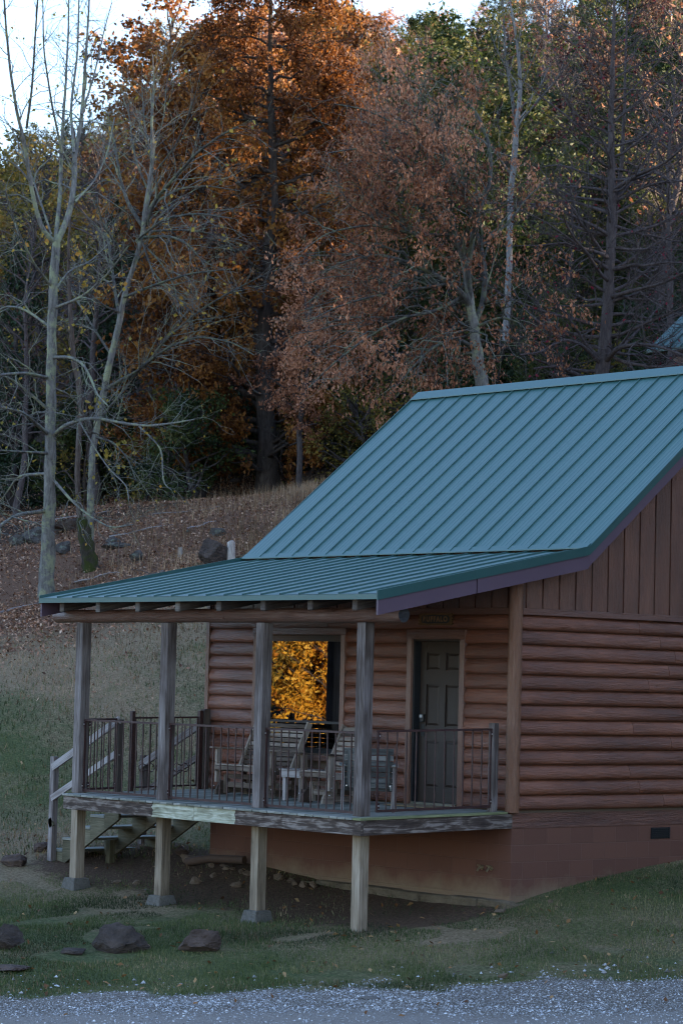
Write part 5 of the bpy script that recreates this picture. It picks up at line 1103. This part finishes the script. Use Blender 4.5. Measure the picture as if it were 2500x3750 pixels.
def plant(kind, x, y, ht, rg, where, group=True, pi=None, pre=''):
    if kind == 'bush': pi = int(rg.integers(0, 3)); pre = ('bright ', 'dark ', 'sparse yellowing ')[pi]
    q = np.array((x, y, h1(x, y)))-CAM; dd = q@_F
    if dd > 60 and abs((q@_R)/dd*FPX) < 2200:                                      # keep to the height of the skyline in the photograph
        uu = 1250+FPX*(q@_R)/dd; vs_ = np.interp(uu, [-400, 0, 150, 300, 400, 470, 540, 640, 1250, 1400, 1500, 1600, 1720, 1800, 1900], [560, 480, 440, 410, 360, 300, 120, 0, 5, 30, 45, 50, 30, 0, -120])
        ht = max(2.5, min(ht, (PX(uu, vs_+rg.uniform(-10, 60), dd)[2]-(q[2]+CAM[2]))))
    pr = PR[kind][pi if pi is not None else rg.integers(0, len(PR[kind]))]; nm_, lb = NAMEK[kind]; s = ht/pr[2]; z = h1(x, y)-.1
    t = bpy.data.objects.new(nm_, None); COL.objects.link(t); t.location = (x, y, z); t.rotation_euler = (0, 0, rg.uniform(0, 6.28)); t.scale = (s*rg.uniform(.9, 1.15),)*2+(s,)
    tagit(t, pre+lb+' '+where, 'shrub' if kind == 'bush' else 'tree', ('tan-leaved trees' if kind == 'tan' else lb+'s')+' '+where if group else None)
    for me_, pn in ((pr[0], 'trunk'), (pr[1], 'crown')):
        if me_: c = bpy.data.objects.new(pn, me_); COL.objects.link(c); c.parent = t
    return t
def at_u(u, d):
    s = d*(u-1250)/FPX; return xy_of(s, d)
rg = np.random.default_rng(301)
# trees the photograph singles out: (kind, u, depth, v of the top, where)
SPEC = [('cedar', 400, 84, 700, 'filling the gap between the two pale bare trees'), ('cedar', 300, 80, 1050, 'low behind the thick pale trunk'), ('cedar', 60, 84, 1200, 'at the left edge of the woods'),
 ('green', 1730, 100, 130, 'above the tan-leaved tree, left of the slender pale tree'), ('green', 1640, 92, 500, 'behind the middle of the tan-leaved tree'), ('cedar', 2060, 92, 130, 'just right of the slender pale tree'), ('green', 2120, 88, 330, 'left of the bare mauve tree top'), ('green', 2460, 82, 0, 'at the upper right edge'), ('green', 2330, 96, -50, 'behind the top of the bare mauve tree'),
 ('green', 1960, 78, 760, 'behind the slender pale trunk, low'), ('green', 2360, 78, 700, 'right of the bare mauve trunk'), ('cedar', 2480, 74, 880, 'low at the right edge above the far roof'), ('green', 1480, 84, 1080, 'between the oak and the tan-leaved tree'), ('cedar', 1240, 82, 1330, 'right of the oak trunk'), ('green', 2020, 70, 1060, 'low left of the bare mauve trunk'), ('cedar', 2290, 70, 1050, 'low right of the bare mauve trunk'), ('cedar', 1890, 74, 1120, 'low between the tan-leaved and mauve trees'),
 ('rust', 610, 104, -60, 'rising left of the oak top'), ('rust', 1260, 96, 80, 'rising right of the oak top'), ('rust', 1180, 104, -40, 'just right of the oak top, behind'), ('gold', 330, 150, 370, 'glowing yellow on the left skyline'), ('gold', 1480, 96, 150, 'on the skyline right of the oak'), ('gold', 1990, 150, 10, 'glowing on the right skyline'), ('gold', 2090, 140, 20, 'second glowing one on the right skyline'),
 ('maroon', 2200, 120, -80, 'on the dark upper right hillside'), ('maroon', 2420, 118, -120, 'at the far upper right of the hillside'), ('maroon', 2000, 118, 90, 'behind the slender pale tree top'), ('tan', 1400, 90, 250, 'behind the upper tan-leaved tree'), ('tan', 1100, 72, 900, 'in front of the oak, right side'), ('bare', 60, 74, 800, 'behind the thick trunk at the left edge'), ('bare', 700, 82, 700, 'in front of the oak, left side'), ('bare', 2420, 70, 250, 'at the right edge'), ('bare', 2060, 72, 560, 'between the slender pale tree and the bare mauve tree'), ('bare', 1320, 86, 60, 'right of the oak top')]
for kind, u, d, vt, where in SPEC:
    x, y = at_u(u, d); z0 = h1(x, y); zt = PX(u, vt, d)[2]; plant(kind, x, y, max(3.5, zt-z0), rg, where, False)
# the wooded hillside
cnt = 0; grid = []
for d in np.r_[np.arange(77, 110, 4.2), np.arange(110, 196, 6.0)]:
    halfw = d*1250/FPX*1.22; sp_ = 4.3 if d < 110 else 5.0
    for s in np.arange(-halfw, halfw, sp_):
        s_ = s+rg.uniform(-1.6, 1.6); d_ = d+rg.uniform(-1.8, 1.8); u = 1250+s_/d_*FPX
        if d < 82 and 820 < u < 1150: continue
        if d > 112 and rg.random() < .25: continue
        grid.append((d_, s_, u))
for d_, s_, u in grid:
    if u < 640: pk = dict(bare=.70, cedar=.18, gold=.08, tan=.04)
    elif u < 1300: pk = dict(rust=.36, bare=.36, tan=.12, green=.08, maroon=.08)
    elif u < 1950: pk = dict(green=.34, bare=.26, tan=.14, gold=.14, cedar=.12)
    else: pk = dict(green=.2, bare=.54, maroon=.08, cedar=.18)
    kind = rg.choice(list(pk), p=np.array(list(pk.values()))/sum(pk.values())); x, y = xy_of(s_, d_); band = 'low' if d_ < 95 else ('half way up' if d_ < 135 else 'high')
    side = 'at the left' if u < 520 else ('behind the oak' if u < 1300 else ('behind the tan-leaved tree' if u < 1950 else 'at the right'))
    ht = rg.uniform(8.5, 12.5) if kind != 'cedar' else rg.uniform(6, 9); sz_ = 'tall' if ht > 11.3 else ('mid-sized' if ht > 9.6 else 'short')
    if d_ > 160: ht *= .85
    plant(kind, x, y, ht, rg, f'{band} on the wooded hillside {side}', pre=sz_+' ')
for i in range(46):
    u = rg.uniform(-100, 2600); d = rg.uniform(71.5, 82) if u > 1000 else rg.uniform(74, 84); x, y = at_u(u, d)
    if 860 < u < 1120 and d < 79: continue
    plant('bush', x, y, rg.uniform(1.4, 3.0), rg, 'at the foot of the woods '+('at the left' if u < 500 else 'near the oak' if u < 1300 else 'behind the cabin' if u < 2000 else 'at the right'))
# -- sunlit trees across the valley that the window mirrors
for i, (x, y, ht, k_) in enumerate([(-47.7, -37.9, 12, 'maple'), (-49.5, -41, 13, 'maple'), (-44.5, -36.8, 10, 'maple'), (-52, -41.5, 14, 'maple'), (-46.5, -41.5, 12, 'maple'), (-50, -42, 15, 'rust'), (-46, -47, 14, 'gold'), (-55, -38, 15, 'rust'), (-43, -38, 11, 'rust'), (-60, -45, 16, 'gold'), (-52, -52, 16, 'rust'), (-64, -40, 16, 'rust'), (-58, -58, 17, 'gold'), (-48, -33, 12, 'gold'), (-40, -46, 12, 'rust'), (-70, -52, 17, 'rust'), (-66, -62, 17, 'gold')]):
    plant(k_, x, y, ht, rg, 'across the valley, mirrored in the window')
for i in range(20):  # unseen sun blockers, added to keep the trees behind the roof in shade
    c_ = rg.uniform(-41, -20); q_ = rg.uniform(36, 58); plant(rg.choice(['cedar', 'green', 'maroon', 'rust']), c_*.8+q_*.6, -c_*.6+q_*.8, 17, rg, 'added unseen behind the cabin to block the sun')
for i in range(24):  # shading trees added out of view to darken the side wall and roof seams
    plant(rg.choice(['cedar', 'green']), rg.uniform(13, 19), 4+i*1.05, rg.uniform(13, 17), rg, 'added out of view at the right end to shade the cabin')
for i in range(34):  # occluder trees added out of view to cut the light from the right
    x = rg.uniform(18, 55); y = rg.uniform(-2, 42)+max(0, 30-x)*.2; plant(rg.choice(['bare', 'green', 'maroon', 'cedar', 'rust']), x, y, rg.uniform(9, 14), rg, 'added unseen right of the cabin as a light occluder')
for i in range(40):
    a = rg.uniform(0, 1); x, y = -46-a*70+rg.uniform(-6, 6)-rg.uniform(0, 30), -36-a*60+rg.uniform(-16, 16); plant(rg.choice(['rust', 'gold', 'rust', 'tan']), x, y, rg.uniform(10, 15), rg, 'on the far side of the valley')
# -- second cabin uphill at the right edge
A = 62.; c0 = PX(2365, 1292, A); far = thing('far_cabin', 'second cabin with a blue-green metal roof half hidden at the right edge', 'cabin', (c0[0], c0[1], c0[2]-2.9))
def fw(s, f, z): return c0+np.r_[RH, 0]*s+np.r_[FH, 0]*f+np.array((0, 0, z))
def fc(x, y, z): return c0+np.array((x, y, z))
m = MB(); m.hexa([fc(x, y, z) for x in (.4, 9) for y in (.5, 6.1) for z in (-3.2, .25)]); part('wall', m, M_LOGDARK, far)
for a, b in (((0, 0), (3.3, 2.6)), ((3.3, 2.6), (6.6, 0))):
    m = MB(); m.hexa([fc(x, y, z+t) for x in (0, 9.4) for (y, z) in (a, b) for t in (0, .06)])
    for i in range(1, 27): m.hexa([fc(x+i*.35, y, z+t) for x in (0, .02) for (y, z) in (a, b) for t in (.061, .09)])
    part('roof', m, M_ROOFTRIM, far)
m = MB(); m.poly([fc(.41, .5, .25), fc(.41, 6.1, .25), fc(.41, 3.3, 2.5)], (.05, 0, 0)); part('gable_wall', m, M_LOGDARK, far)
m = MB(); m.box(*(lambda p: (p[0], p[0]+1.1, p[1]-.02, p[1]+.02, p[2], p[2]+1.1))(fc(2, .48, -1.6))); part('window', m, M_FRAME, far)
